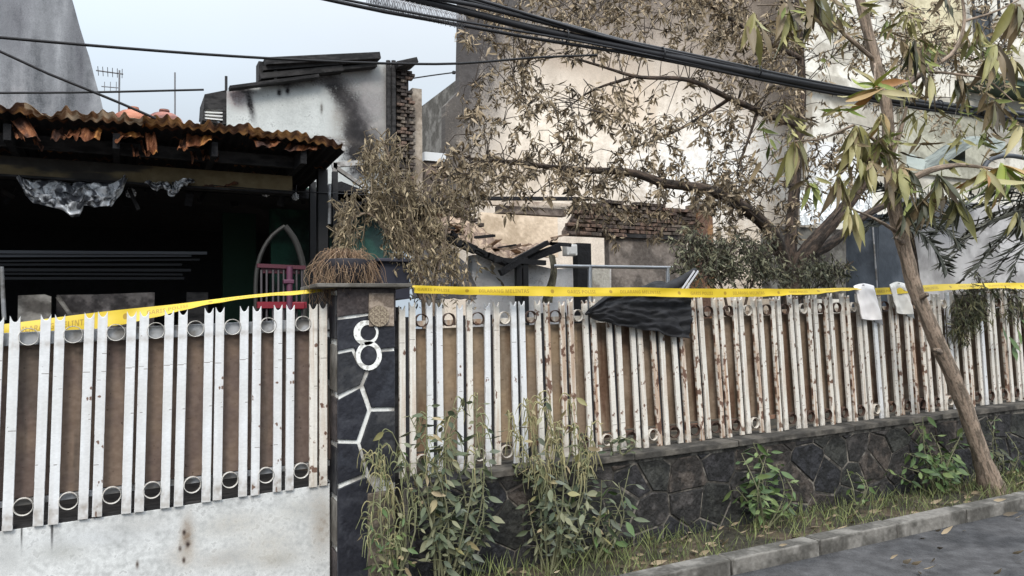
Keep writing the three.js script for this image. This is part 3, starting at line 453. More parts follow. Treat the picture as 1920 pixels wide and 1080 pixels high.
{ // pointed arch frame and pink child's play pen behind the gate
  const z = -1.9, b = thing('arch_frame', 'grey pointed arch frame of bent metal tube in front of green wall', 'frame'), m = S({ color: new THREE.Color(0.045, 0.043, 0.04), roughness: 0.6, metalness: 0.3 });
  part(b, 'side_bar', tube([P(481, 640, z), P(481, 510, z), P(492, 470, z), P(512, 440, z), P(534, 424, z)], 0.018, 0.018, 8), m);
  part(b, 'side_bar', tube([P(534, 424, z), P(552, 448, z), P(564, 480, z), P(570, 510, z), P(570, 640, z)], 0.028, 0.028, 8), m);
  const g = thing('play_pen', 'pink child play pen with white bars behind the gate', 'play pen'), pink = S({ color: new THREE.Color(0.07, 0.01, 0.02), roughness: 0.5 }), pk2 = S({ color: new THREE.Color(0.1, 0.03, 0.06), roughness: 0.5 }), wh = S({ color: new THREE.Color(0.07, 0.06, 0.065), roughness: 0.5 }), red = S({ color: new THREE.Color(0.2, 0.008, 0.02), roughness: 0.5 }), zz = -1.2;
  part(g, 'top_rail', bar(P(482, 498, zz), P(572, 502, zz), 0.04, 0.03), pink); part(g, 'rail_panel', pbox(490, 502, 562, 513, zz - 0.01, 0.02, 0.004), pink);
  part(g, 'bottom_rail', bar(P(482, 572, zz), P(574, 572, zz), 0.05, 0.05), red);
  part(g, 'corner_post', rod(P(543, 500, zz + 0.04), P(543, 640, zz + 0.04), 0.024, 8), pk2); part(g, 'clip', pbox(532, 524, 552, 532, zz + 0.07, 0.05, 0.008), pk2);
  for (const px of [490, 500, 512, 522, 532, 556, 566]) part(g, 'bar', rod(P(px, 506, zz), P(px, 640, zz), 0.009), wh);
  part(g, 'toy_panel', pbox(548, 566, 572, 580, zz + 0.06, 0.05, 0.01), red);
}

// ------------------------------------------------------------------ roof tanks, aerials
{
  const z = -14, m = [S({ map: weather([176, 112, 84], [140, 84, 64], 0.5, 6, 6, 1, 1, 241), roughness: 0.6 }, 0.004), S({ map: weather([150, 92, 76], [100, 62, 54], 0.5, 6, 6, 1, 1, 242), roughness: 0.6 }, 0.004)];
  const tank = (px, py, r, label, mi) => { const c = P(px, py, z), t = thing('water_tank', label, 'water tank', c, 'roof water tanks'); const pts = [[0, r * 0.62], [r * 0.22, r * 0.6], [r * 0.24, r * 0.5], [r * 0.55, r * 0.42], [r * 0.85, r * 0.2], [r, -0.1 * r], [r, -1.6 * r], [0, -1.6 * r]].map(q => new THREE.Vector2(q[0], q[1])); part(t, 'body', new THREE.LatheGeometry(pts, 28).NI(), m[mi], false); const hh = c.y - 1.6 * r; part(t, 'stand', merge([box(2.1 * r, 0.06, 2.1 * r, 0, -1.6 * r - 0.03, 0), ...[[-1, -1], [1, -1], [-1, 1], [1, 1]].map(([a, d]) => box(0.08, hh - 0.06, 0.08, a * r * 0.9, -1.6 * r - 0.06 - (hh - 0.06) / 2, d * r * 0.9))]), M.iron, false); part(t, 'lid', new THREE.CylinderGeometry(r * 0.25, r * 0.27, r * 0.1, 20).translate(0, r * 0.62, 0), m[mi], false); for (let k = 0; k < 2; k++) part(t, 'rib', new THREE.TorusGeometry(r * 1.005, r * 0.05, 6, 28).rotateX(Math.PI / 2).translate(0, -r * (0.2 + 0.45 * k), 0), m[mi], false); };
  tank(250, 226, 0.44, 'paler orange round water tank on the roof, left one of two', 0); tank(308, 229, 0.42, 'browner round water tank on the roof, right one of two', 1);
  const am = S({ color: new THREE.Color(0.16, 0.16, 0.17), roughness: 0.6 }), a = thing('tv_aerial', 'thin television aerial with cross bars left of the water tanks', 'aerial'), za = -15;
  part(a, 'mast', rod(V(P(222, 240, za).x, grade(0), za), P(224, 132, za), 0.022), am); part(a, 'boom', rod(P(180, 132, za), P(231, 139, za), 0.016), am); part(a, 'boom', rod(P(190, 162, za), P(224, 165, za), 0.012), am);
  for (let k = 0; k < 6; k++) { const c = P(184 + 9 * k, 133 + k, za); part(a, 'element', rod(c.clone().add(V(0.0, 0, -0.35)), c.clone().add(V(0, 0, 0.35)), 0.008), am); }
  for (let k = 0; k < 3; k++) { const c = P(196 + 11 * k, 163, za); part(a, 'element', rod(c.clone().add(V(0, -0.12, 0)), c.clone().add(V(0, 0.12, 0)), 0.008), am); }
  single('lightning_rod', 'single thin bare rod standing on the roof right of the tanks', 'rod', rod(V(P(333, 240, za).x, grade(0), za), P(328, 136, za), 0.02), am);
}

// ------------------------------------------------------------------ the sliding gate
const whitePaint = (rust, s) => tex(256, 1024, (u, v) => {
  const n = tf(u, v, 15, 26, s, 4), streak = tf(u, v, 22, 3, s + 5, 4), f = (tf(u, v, 48, 190, s + 8, 2) - 0.5) * 16;
  const chip = sstep(0.79 - rust * 0.2, 0.83 - rust * 0.16, n), run = sstep(0.66 - rust * 0.3, 0.92 - rust * 0.16, streak) * (0.35 + rust * 0.75);
  let c = mixc(mixc([226, 228, 231], [228, 224, 216], Math.min(1, rust * 2.2)), mixc([208, 208, 206], [206, 198, 184], Math.min(1, rust * 2)), tf(u, v, 5, 7, s + 2, 4));
  c = mixc(c, [150, 112, 84], run * (0.25 + 0.45 * rust)); c = mixc(c, [86, 56, 42], chip * 0.85);
  const y = v * 1.5, col = Math.floor(u * 14), hl = hash(col, 3, s), h2 = hash(col, 7, s), nn = tf(u, v, 30, 60, s + 21, 2);
  const grime = 0.42 * sstep(0.16, 0.0, y) * nn + 0.3 * (sstep(0.035, 0.0, Math.abs(y - 0.075)) + sstep(0.035, 0.0, Math.abs(y - 1.02))) * nn + 0.12 * tnoise(u, v, 40, 3, s + 31);
  const seam = (Math.abs(y - 0.2 - hl * 0.8) < 0.0022 && nn > 0.36 ? 0.55 : 0) + (h2 > 0.4 && Math.abs(y - 0.35 - h2 * 0.6) < 0.0018 && nn > 0.45 ? 0.45 : 0);
  c = mixc(c, [112, 98, 84], clamp(grime)); c = mixc(c, [70, 60, 54], clamp(seam));
  return c.map(q => q + f);
}, 0.6, 1.5);
const slatClean = S({ map: whitePaint(0.0, 301), roughness: 0.5 }, 0.0015), slatWorn = S({ map: whitePaint(0.4, 311), roughness: 0.6 }, 0.002), slatRusty = S({ map: whitePaint(0.95, 321), roughness: 0.75 }, 0.003);
const brownSheet = (a, c, d, s) => S({ map: tex(512, 512, (u, v) => {
  const n = tf(u, v, 7, 5, s, 5), st = tf(u, v, 26, 2, s + 4, 4), f = (tf(u, v, 70, 70, s + 7, 2) - 0.5) * 22, sp = tnoise(u, v, 90, 90, s + 9) > 0.965 ? -40 : 0;
  return mixc(mixc(a, c, sstep(0.35, 0.65, n)), d, sstep(0.5, 0.75, st) * 0.7).map(q => q + f + sp);
}, 1.7, 1.2), roughness: 0.85 }, 0.002);
// slat: folded steel strip with a swallow-tail top; origin at its foot
function slatGeo(w, h, notch, off) {
  const s = polyShape([[-w / 2, 0], [w / 2, 0], [w / 2, h], [w * 0.27, h - notch * 0.75], [w * 0.12, h - notch], [-w * 0.12, h - notch], [-w * 0.27, h - notch * 0.75], [-w / 2, h]]);
  const g = new THREE.ExtrudeGeometry(s, { depth: 0.018, bevelEnabled: true, bevelSize: 0.0018, bevelThickness: 0.0018, bevelOffset: -0.0018, bevelSegments: 1 }).translate(0, 0, -0.02);
  const uv = g.attributes.uv; for (let i = 0; i < uv.count; i++) uv.setXY(i, uv.getX(i) + off[0], uv.getY(i) + off[1]);
  return g;
}
const ringGeo = (r, t) => new THREE.LatheGeometry([[r - t, -0.014], [r - t, 0.014], [r, 0.016], [r, -0.016], [r - t, -0.014]].map(q => new THREE.Vector2(...q)), 28).rotateX(Math.PI / 2).NI();
{
  const b = thing('sliding_gate', 'white slatted steel gate with rings and white bottom panel', 'gate');
  const px = [20, 77, 105, 160, 186, 240, 264, 312, 337, 388, 409, 456, 479, 520, 543, 587, 606], xs = px.map(q => P(q, 620, 0).x);
  xs.unshift(-0.62, -0.84, -0.91, -1.06, -1.13);
  const G = [0, 1, 2, 3, 4, 5, 6, 7, 8, 9].map(i => slatGeo(0.051, 1.185, 0.034, [rnd() * 3, 0.004]));
  for (const x of xs) { const o = part(b, 'slat', G[rnd() * 10 | 0], x > 1.05 ? slatWorn : slatClean, false); o.position.set(x, fenceFoot(x) + rr(-0.006, 0.006), rr(-0.002, 0.002)); o.rotation.z = -0.018 * clamp(1.2 - x) + rr(-0.003, 0.003); }
  const stripG = box(0.045, 1.0, 0.006), stripM = S({ map: weather([58, 50, 46], [34, 30, 30], 0.5, 4, 12, 0.5, 0.5, 333) }); const rg = ringGeo(0.05, 0.0045), rx = [];
  for (let i = 0; i < 8; i++) rx.push((xs[5 + 2 * i] + xs[6 + 2 * i]) / 2);
  rx.push(-0.73, -0.985); const ringM = S({ map: whitePaint(0.3, 331), roughness: 0.5 });
  for (const x of rx) for (const y of [0.115, 1.06]) { const o = part(b, 'ring', rg, ringM, false); o.position.set(x + (y > 1 ? 0.012 : 0), fenceFoot(x) + y, -0.012); o.rotation.y = rr(-0.05, 0.05); }
  for (let i = 1; i + 1 < xs.length; i += 2) { const x = (xs[i] + xs[i + 1]) / 2; if (xs[i + 1] - xs[i] > 0.1) continue; const o = part(b, 'dark_gap_strip', stripG, stripM, false); o.position.set(x, fenceFoot(x) + 0.58, -0.034); o.rotation.z = -0.018 * clamp(1.2 - x); }  // dark strip added behind each close pair to darken the gap between slats
  const A = x => fenceFoot(x), rot = Math.atan(0.038), mid = 0.04, L = 2.42;
  part(b, 'top_rail', box(L, 0.075, 0.03, mid, A(mid) + 1.05, -0.052, rot, 0, 0, 0.004), M.greyPaint);
  part(b, 'bottom_rail', box(L, 0.035, 0.03, mid, A(mid) + 0.135, -0.052, rot, 0, 0, 0.004), M.greyPaint);
  part(b, 'foot_rail', box(L, 0.03, 0.03, mid, A(mid) - 0.005, -0.052, rot, 0, 0, 0.004), M.char);
  part(b, 'back_sheet', box(L, 0.86, 0.012, mid, A(mid) + 0.585, -0.085, rot), brownSheet([104, 88, 80], [122, 104, 90], [86, 76, 68], 341));
  const x0 = -1.17, x1 = 1.245, y0 = -0.2, y1 = 0.8, t = stainedWall(0, x0, y0, x1, y1, 1024, 420, [202, 203, 202], [[120, 1030, 50, 22, [168, 168, 164], 0.7], [260, 980, 60, 20, [182, 180, 176], 0.7], [430, 985, 70, 24, [176, 172, 164], 0.6], [560, 960, 50, 24, [186, 184, 178], 0.7], [420, 1050, 60, 20, [170, 166, 160], 0.7], [520, 1050, 50, 20, [160, 156, 148], 0.6], 
    [350, 1010, 12, 40, [120, 104, 88], 0.75], [340, 1040, 30, 24, [176, 168, 158], 0.6], [600, 985, 22, 60, [150, 142, 132], 0.7], [40, 1000, 1.6, 26, [40, 38, 38], 1], [97, 1000, 2.2, 24, [40, 38, 38], 1], [258, 1060, 3, 8, [60, 48, 40], 0.9], [20, 1050, 40, 40, [176, 176, 174], 0.6], [200, 1000, 120, 20, [190, 192, 194], 0.5], [500, 1020, 60, 30, [180, 176, 168], 0.5], [346, 1000, 3, 5, [46, 34, 28], 1], [338, 1030, 3, 5, [46, 34, 28], 1], [352, 1022, 4, 6, [46, 34, 28], 1], [345, 1052, 3, 5, [46, 34, 28], 1]], 22, 0.7);
  part(b, 'bottom_panel', fitUV(slab([[x0, grade(x0) + 0.03], [x1, grade(x1) + 0.03], [x1, A(x1) + 0.004], [0.2, A(0.2) - 0.008], [x0, A(x0) - 0.006]], 0.035, -0.026, 0.003), x0, y0, x1, y1), S({ map: t, roughness: 0.6 }, 0.006, grainBig));
}

// ------------------------------------------------------------------ the gate pillar with house number
{
  const zf = 0.1, b = thing('gate_pillar', 'black stone clad gate pillar with white joints and painted number eight', 'pillar');
  const xl = P(634, 750, zf).x, xr = P(742, 750, zf).x, yt = P(690, 540, zf).y, yb = grade(1.6) - 0.05, dz = 0.36;
  const joint = S({ map: weather([226, 226, 222], [158, 154, 148], 0.4, 6, 6, 0.6, 0.6, 351), roughness: 0.9 }, 0.004);
  part(b, 'mortar_core', box(xr - xl - 0.012, yt - yb - 0.03, dz, (xl + xr) / 2, (yt + yb) / 2, zf - 0.012 - dz / 2), joint);
  const stoneM = [0, 1, 2].map(i => S({ map: weather([[24, 25, 34], [30, 31, 36], [20, 21, 30]][i], [[44, 45, 52], [54, 54, 56], [38, 40, 48]][i], 0.4, 6, 6, 0.5, 0.5, 352 + i, 10), roughness: 0.55 }, 0.004)), dusty = S({ map: weather([82, 74, 72], [58, 52, 52], 0.5, 6, 8, 0.5, 0.5, 356, 18), roughness: 0.95 }, 0.008);
  const E = 633, W = 742;
  const stones = [[[E, 599], [664, 594], [694, 590], [W, 606], [W, 652], [714, 655], [708, 678], [690, 690], [673, 678], [662, 652], [E, 659]], [[E, 663], [661, 657], [671, 681], [687, 694], [676, 722], [E, 743]], [[716, 659], [W, 656], [W, 764], [695, 766], [681, 724], [692, 695], [710, 682]], [[E, 749], [676, 727], [690, 768], [670, 826], [E, 825]], [[695, 771], [W, 769], [W, 905], [692, 890], [675, 831]], [[E, 830], [671, 831], [687, 888], [E, 910]], [[E, 916], [688, 893], [704, 918], [690, 952], [694, 1130], [E, 1130]]];
  stones.forEach((s, i) => { const cx = s.reduce((a, q) => a + q[0], 0) / s.length, cy = s.reduce((a, q) => a + q[1], 0) / s.length; s = s.map(([x, y]) => [x <= E ? x : x + Math.sign(cx - x) * 1.3, y + Math.sign(cy - y) * 1.3 + rr(-0.8, 0.8)]); part(b, 'stone', slab(pp(s, zf), 0.02, zf + 0.004, 0.005), stoneM[i % 3]); });
  part(b, 'stone', slab(pp([[E, 541], [W, 541], [W, 602], [694, 586], [E, 594]], zf), 0.02, zf + 0.002, 0.004), dusty);
  part(b, 'base_block', pbox(690, 922, 742, 1130, zf + 0.012, 0.06, 0.01), S({ map: weather([122, 110, 96], [84, 76, 66], 0.5, 5, 5, 0.4, 0.4, 357) }, 0.008));
  const sy = (yt - yb) / 6;
  for (let k = 0; k < 6; k++) for (let j = 0; j < 2; j++) part(b, 'side_stone', box(0.016, sy - 0.03 - 0.02 * ((k + j) % 2), dz / 2 - 0.02, xl - 0.001, yb + sy * (k + 0.5) + (j ? 0.04 : -0.02), zf - 0.02 - dz * (0.25 + 0.5 * j), 0, 0, 0.06, 0.005), [dusty, stoneM[1], M.concrete][(k * 2 + j * 5) % 3]);
  // painted number: two rings of unequal stroke
  const white = S({ map: weather([232, 232, 228], [180, 178, 172], 0.35, 8, 8, 0.15, 0.15, 358), roughness: 0.7 });
  const num = (px, py, rx, ry, s0, s1, a0, a1) => { const c = P(px, py, zf), k = P(px + 1, py, zf).x - c.x, h = c.y - P(px, py + 1, zf).y, out = [], inn = []; for (let i = 0; i <= 28; i++) { const a = a0 + (a1 - a0) * i / 28, s = s0 + (s1 - s0) * (0.5 - 0.5 * Math.cos(a)); out.push([c.x + Math.cos(a) * (rx + s) * k, c.y + Math.sin(a) * (ry + s) * h]); inn.unshift([c.x + Math.cos(a) * (rx - s) * k, c.y + Math.sin(a) * (ry - s) * h]); } return slab(out.concat(inn), 0.006, zf + 0.009, 0.001); };
  part(b, 'house_number', num(688, 624, 19, 19, 2.2, 6.4, 1.25, 6.95), white);
  part(b, 'house_number', num(691, 667, 20, 23, 4.6, 4.2, -0.9, 5.4), white);
  // beige plaster patch with a round disc
  const beige = S({ map: weather([152, 138, 124], [108, 96, 86], 0.5, 6, 6, 0.3, 0.3, 359, 24), roughness: 0.95 }, 0.006);
  part(b, 'plaster_patch', pbox(692, 549, 739, 612, zf + 0.016, 0.02, 0.004), beige);
  const dc = P(709, 593, zf); part(b, 'round_disc', new THREE.CylinderGeometry(0.068, 0.072, 0.016, 28).rotateX(Math.PI / 2).translate(dc.x, dc.y, zf + 0.022), S({ map: weather([160, 146, 126], [122, 108, 92], 0.5, 6, 6, 0.3, 0.3, 360, 24) }, 0.006));
  part(b, 'cap_slab', merge([box(P(772, 536, zf + 0.06).x - P(592, 536, zf + 0.06).x, 0.026, 0.5, (P(772, 536, zf + 0.06).x + P(592, 536, zf + 0.06).x) / 2, P(685, 536, zf).y, zf - 0.17, 0.01, 0, 0, 0.006)]), M.concrete);
  // the pot on top and its dead hanging plant
  const cz = zf - 0.17, yc = P(650, 533, zf).y, pc = P(648, 500, cz);
  const pot = thing('plant_pot', 'dark pot under the dead hanging plant on the pillar', 'pot', V(pc.x, yc, cz));
  part(pot, 'pot', new THREE.LatheGeometry([[0, 0], [0.11, 0], [0.15, 0.12], [0.165, 0.17], [0.14, 0.175], [0.13, 0.14], [0, 0.13]].map(q => new THREE.Vector2(...q)), 24).NI(), S({ color: new THREE.Color(0.02, 0.018, 0.024), roughness: 0.7 }), false);
  const pl = thing('dead_plant', 'dead straw brown plant with stringy stems drooping over the pillar', 'plant', V(pc.x, yc + 0.16, cz)), fib = [[], [], []];
  for (let i = 0; i < 400; i++) { const a = rr(0, 6.283), R = rr(0.08, 0.235) + 0.06 * rnd() * rnd(), h = rr(-0.01, 0.1) * (1.15 - R), d = rr(0.06, 0.31), c = Math.cos(a), s = Math.sin(a) * 0.75; fib[i % 3].push(tube([V(c * 0.03 + rr(-0.05, 0.05), -0.02, s * 0.03 + rr(-0.04, 0.04)), V(c * R * 0.55 + rr(-0.06, 0.06), h, s * R * 0.55 + rr(-0.04, 0.04)), V(c * R, -d * 0.25, s * R), V(c * R * 1.06 + rr(-0.03, 0.03), -d * 0.7, s * R * 1.05 + rr(-0.02, 0.02)), V(c * R * 1.0 + rr(-0.07, 0.07), -d, s * R + rr(-0.05, 0.05))], 0.0022, 0.001, 3, 3)); }
  fib.forEach((f, i) => { const o = part(pl, 'stem', merge(f), S({ color: new THREE.Color(...[[0.26, 0.165, 0.1], [0.13, 0.09, 0.066], [0.36, 0.25, 0.16]][i]), roughness: 0.95 }), false); o.userData.kind = 'stuff'; });
}

// ------------------------------------------------------------------ fence on the low stone wall
function inset(poly, d) { // convex polygon (counter-clockwise) moved inwards
  let out = poly; const n = poly.length;
  for (let i = 0; i < n; i++) { const a = poly[i], c = poly[(i + 1) % n], L = Math.hypot(c[0] - a[0], c[1] - a[1]); if (L < 1e-6) continue; out = clip(out, -(c[1] - a[1]) / L, (c[0] - a[0]) / L, -(a[0] * -(c[1] - a[1]) + a[1] * (c[0] - a[0])) / L - d); }
  return out;
}
function clip(poly, nx, ny, k) { // keep nx x + ny y + k >= 0
  const o = []; for (let i = 0; i < poly.length; i++) { const a = poly[i], c = poly[(i + 1) % poly.length], da = nx * a[0] + ny * a[1] + k, dc = nx * c[0] + ny * c[1] + k; if (da >= 0) o.push(a); if (da * dc < 0) { const t = da / (da - dc); o.push([a[0] + (c[0] - a[0]) * t, a[1] + (c[1] - a[1]) * t]); } } return o;
}
const XF0 = P(744, 600, 0).x + 0.02, XF1 = 10.6;
{
  const b = thing('stone_wall', 'low wall of dark split stone with pale joints under the fence', 'wall');
  const zf = 0.13, joint = S({ map: weather([118, 112, 104], [58, 55, 51], 0.6, 9, 9, 0.6, 0.6, 401), roughness: 0.95 }, 0.006);
  const yT = x => fenceFoot(x) - 0.065, xA = XF0 + 0.0;
  part(b, 'mortar_core', slab([[xA, grade(xA) - 0.15], [XF1, grade(XF1) - 0.15], [XF1, yT(XF1)], [xA, yT(xA)]], 0.26, zf + 0.0), joint);
  const mats = [[26, 25, 26], [33, 31, 30], [20, 20, 22], [38, 34, 31], [27, 27, 25]].map((c, i) => S({ map: weather(c, c.map(q => q * 1.9), 0.45, 7, 7, 0.5, 0.5, 403 + i, 18), roughness: 0.85 }, 0.02, grain));
  const seeds = []; for (let x = xA - 0.2; x < XF1 + 0.3; x += 0.31) for (const r of [-0.04, 0.22, 0.48, 0.72]) seeds.push([x + rr(-0.1, 0.1) + (r * 37 % 1) * 0.12, grade(x) + r + rr(-0.075, 0.075)]);
  seeds.forEach((s, i) => {
    let q = [[s[0] - 0.5, s[1] - 0.5], [s[0] + 0.5, s[1] - 0.5], [s[0] + 0.5, s[1] + 0.5], [s[0] - 0.5, s[1] + 0.5]];
    q = clip(q, 1, 0, -xA); q = clip(q, -1, 0, XF1); q = clip(q, 0.0207, -1, yT(0) + 0.0); q = clip(q, -0.0207, 1, -(grade(0) - 0.1));
    if (q.length < 3) return;
    q = clip(clip(clip(q, 0.0207, -1, 0.7302 - 0.065), 1, 0, -xA), -1, 0, XF1);
    for (const t of seeds) { if (t === s) continue; const dx = t[0] - s[0], dy = t[1] - s[1]; if (dx * dx + dy * dy > 1) continue; q = clip(q, -dx, -dy, (t[0] * t[0] + t[1] * t[1] - s[0] * s[0] - s[1] * s[1]) / 2); if (q.length < 3) return; }
    const jw = rr(0.004, 0.009); q = inset(q, jw); if (q.length < 3) return;
    let area = 0; for (let k = 0; k < q.length; k++) { const a = q[k], c = q[(k + 1) % q.length]; area += a[0] * c[1] - a[1] * c[0]; } if (area < 0.004) return;
    part(b, 'stone', slab(q, 0.03, zf + rr(0.004, 0.02), 0.01), mats[rnd() * 5 | 0]);
  });
  const cop = S({ map: weather([92, 87, 80], [56, 53, 49], 0.6, 8, 4, 1.2, 0.6, 409), roughness: 0.95 }, 0.006), x0 = P(884, 880, zf).x;
  let x = x0; while (x < XF1) { const w = Math.min(rr(1.0, 1.5), XF1 - x); if (w > 0.1) part(b, 'coping_stone', box(w - 0.006, 0.05, 0.33, x + w / 2, fenceFoot(x + w / 2) - 0.037 + rr(-0.003, 0.003), zf - 0.12, Math.atan(0.0207), rr(-0.004, 0.004), 0, 0.008), cop); x += w; }
  part(b, 'coping_stone', box(x0 - xA - 0.01, 0.03, 0.26, (xA + x0) / 2, fenceFoot(2) - 0.06, zf - 0.14, Math.atan(0.0207), 0, 0, 0.006), M.char);
}
{
  const b = thing('picket_fence', 'long rusty white steel picket fence with rings on the stone wall', 'fence');
  const lean = x => 0.048 * sstep(2.0, 4.2, x), G = [0, 1, 2, 3, 4, 5, 6, 7, 8, 9].map(i => slatGeo(0.0445, 1.19, 0.03, [rnd() * 3, 0.004]));
  const rings = [ringGeo(0.047, 0.006)], rM = [S({ map: whitePaint(0.6, 411), roughness: 0.7 }), S({ color: new THREE.Color(0.07, 0.04, 0.028), roughness: 0.9 })];
  const stripG = box(0.042, 1.02, 0.006), stripM = S({ color: new THREE.Color(0.022, 0.022, 0.026) });
  const xs = []; for (let k = 0; XF0 + 0.03 + k * 0.2172 < XF1 - 0.1; k++) xs.push(1.73 + k * 0.2172 + rr(-0.008, 0.008));
  xs.forEach((x, k) => {
    const worn = sstep(2.2, 4, x);
    for (const d of [0, 0.076]) { const o = part(b, 'slat', G[rnd() * 10 | 0], rnd() < 0.26 + 0.1 * worn && x > 2.4 ? slatRusty : rnd() < 0.45 + 0.47 * worn ? slatWorn : slatClean, false), xx = x + d; o.position.set(xx, fenceFoot(xx) - 0.012 + rr(-0.008, 0.008), rr(-0.003, 0.003)); o.rotation.z = lean(x) + rr(-0.008, 0.008); o.scale.y = rr(0.985, 1.008); }
    { const o = part(b, 'dark_gap_strip', stripG, stripM, false); o.position.set(x + 0.038 - lean(x) * 0.57, fenceFoot(x) + 0.57, -0.034); o.rotation.z = lean(x); }  // added strip: near-black colour makes the gap in each pair read dark
    for (const y of [0.085, 1.055]) { if (rnd() < 0.06) continue; const o = part(b, 'ring', rings[0], rnd() < 0.3 + 0.5 * worn ? rM[1] : rM[0], false); o.position.set(x + 0.147 - lean(x) * y, fenceFoot(x) + y, -0.012); o.rotation.y = rr(-0.12, 0.12); }
  });
  const L = XF1 - XF0, mid = (XF0 + XF1) / 2, rot = Math.atan(0.0207), F = fenceFoot(mid);
  part(b, 'top_rail', box(L, 0.04, 0.03, mid - 0.03, F + 1.03, -0.054, rot, 0, 0, 0.004), S({ map: whitePaint(0.9, 421), roughness: 0.8 }, 0.002));
  part(b, 'bottom_rail', box(L, 0.035, 0.03, mid, F + 0.11, -0.054, rot, 0, 0, 0.004), S({ map: weather([122, 92, 74], [60, 44, 36], 0.5, 12, 4, 0.8, 0.3, 423), roughness: 0.9 }, 0.003));
  const bs = [brownSheet([132, 116, 98], [150, 130, 106], [106, 84, 64], 431), brownSheet([120, 102, 84], [142, 124, 106], [86, 58, 42], 441), brownSheet([104, 78, 60], [140, 124, 108], [66, 46, 34], 451)];
  for (let k = 0; k < 6; k++) { const w = L / 6, x = XF0 + w * (k + 0.5); part(b, 'back_sheet', box(w - 0.008, 0.86 + rr(-0.01, 0.02), 0.012, x - lean(x) * 0.5, fenceFoot(x) + 0.565, -0.088 - (k % 2) * 0.014, rot + rr(-0.004, 0.004)), k < 1 ? bs[0] : bs[k < 2 ? 1 : 1 + k % 2]); }
  part(b, 'post', box(0.06, 1.3, 0.05, XF0 - 0.005, fenceFoot(XF0) + 0.5, -0.06), M.char);
}

// ------------------------------------------------------------------ police tape, cloths
{
  const cv = document.createElement('canvas'); cv.width = 1024; cv.height = 64; const c = cv.getContext('2d');
  c.fillStyle = '#c9ad22'; c.fillRect(0, 0, 1024, 64);
  c.fillStyle = '#9a7c18'; c.font = 'bold 34px sans-serif'; c.textBaseline = 'middle'; c.fillText('GARIS POLISI', 20, 33); c.fillText('DILARANG MELINTAS', 430, 33);
  c.beginPath(); c.arc(355, 32, 13, 0, 7); c.fill(); c.beginPath(); c.arc(940, 32, 13, 0, 7); c.fill();
  const t = new THREE.CanvasTexture(cv); t.colorSpace = THREE.SRGBColorSpace; t.wrapS = THREE.RepeatWrapping; t.wrapT = THREE.RepeatWrapping;
  const m = new THREE.MeshPhysicalMaterial({ map: t, roughness: 0.45, side: THREE.DoubleSide });
  const b = thing('police_tape', 'yellow police tape stretched along the top of the gate and fence', 'tape');
  const ribbon = (top, w, twist, nu) => { // top edge points [px, py, z], width in photo px at each
    const cu = new THREE.CatmullRomCurve3(top.map(q => P(...q)), false, 'centripetal'), L = cu.getLength();
    return sheet((u, v) => { const p = cu.getPointAt(u), a = twist(u) + 0.38 * noise.noise(u * L * 2.2, 1, 3) + 0.3 * noise.noise(u * L * 7, 4, 3); const h = w(u); p.y -= h * v * Math.cos(a); p.z += h * v * Math.sin(a) + 0.012 * noise.noise(u * L * 3, v, 8); p.y += 0.014 * noise.noise(u * L * 1.3, v * 0.5, 2); return p; }, nu, 4, 0.0006, L / 1.15, -1);
  };
  part(b, 'strip', ribbon([[776, 535, 0.12], [900, 536, 0.1], [1060, 538, 0.17], [1300, 541, 0.17], [1500, 541, 0.07], [1606, 541, 0.07]], u => 0.06 + 0.012 * Math.sin(u * 3), u => 0.15 + 1.0 * sstep(0.72, 1, u), 120), m);
  part(b, 'strip', ribbon([[1640, 540, 0.06], [1700, 536, 0.06], [1800, 532, 0.08], [1930, 530, 0.1], [2100, 526, 0.1]], () => 0.075, u => 0.2 + 0.5 * Math.sin(u * 5), 60), m);
  part(b, 'strip', ribbon([[-160, 622, -0.2], [20, 604, -0.2], [130, 592, -0.2], [290, 574, -0.22], [430, 558, -0.22], [540, 547, -0.2], [604, 541, -0.06]], u => 0.04 + 0.055 * sstep(0.25, 0.62, 1 - u), u => 0.9 - 0.7 * sstep(0.2, 0.6, 1 - u), 90), m);
  part(b, 'strip', ribbon([[604, 541, -0.06], [640, 536, 0.125], [690, 534, 0.13], [776, 535, 0.12]], () => 0.03, () => 1.2, 24), m);
}
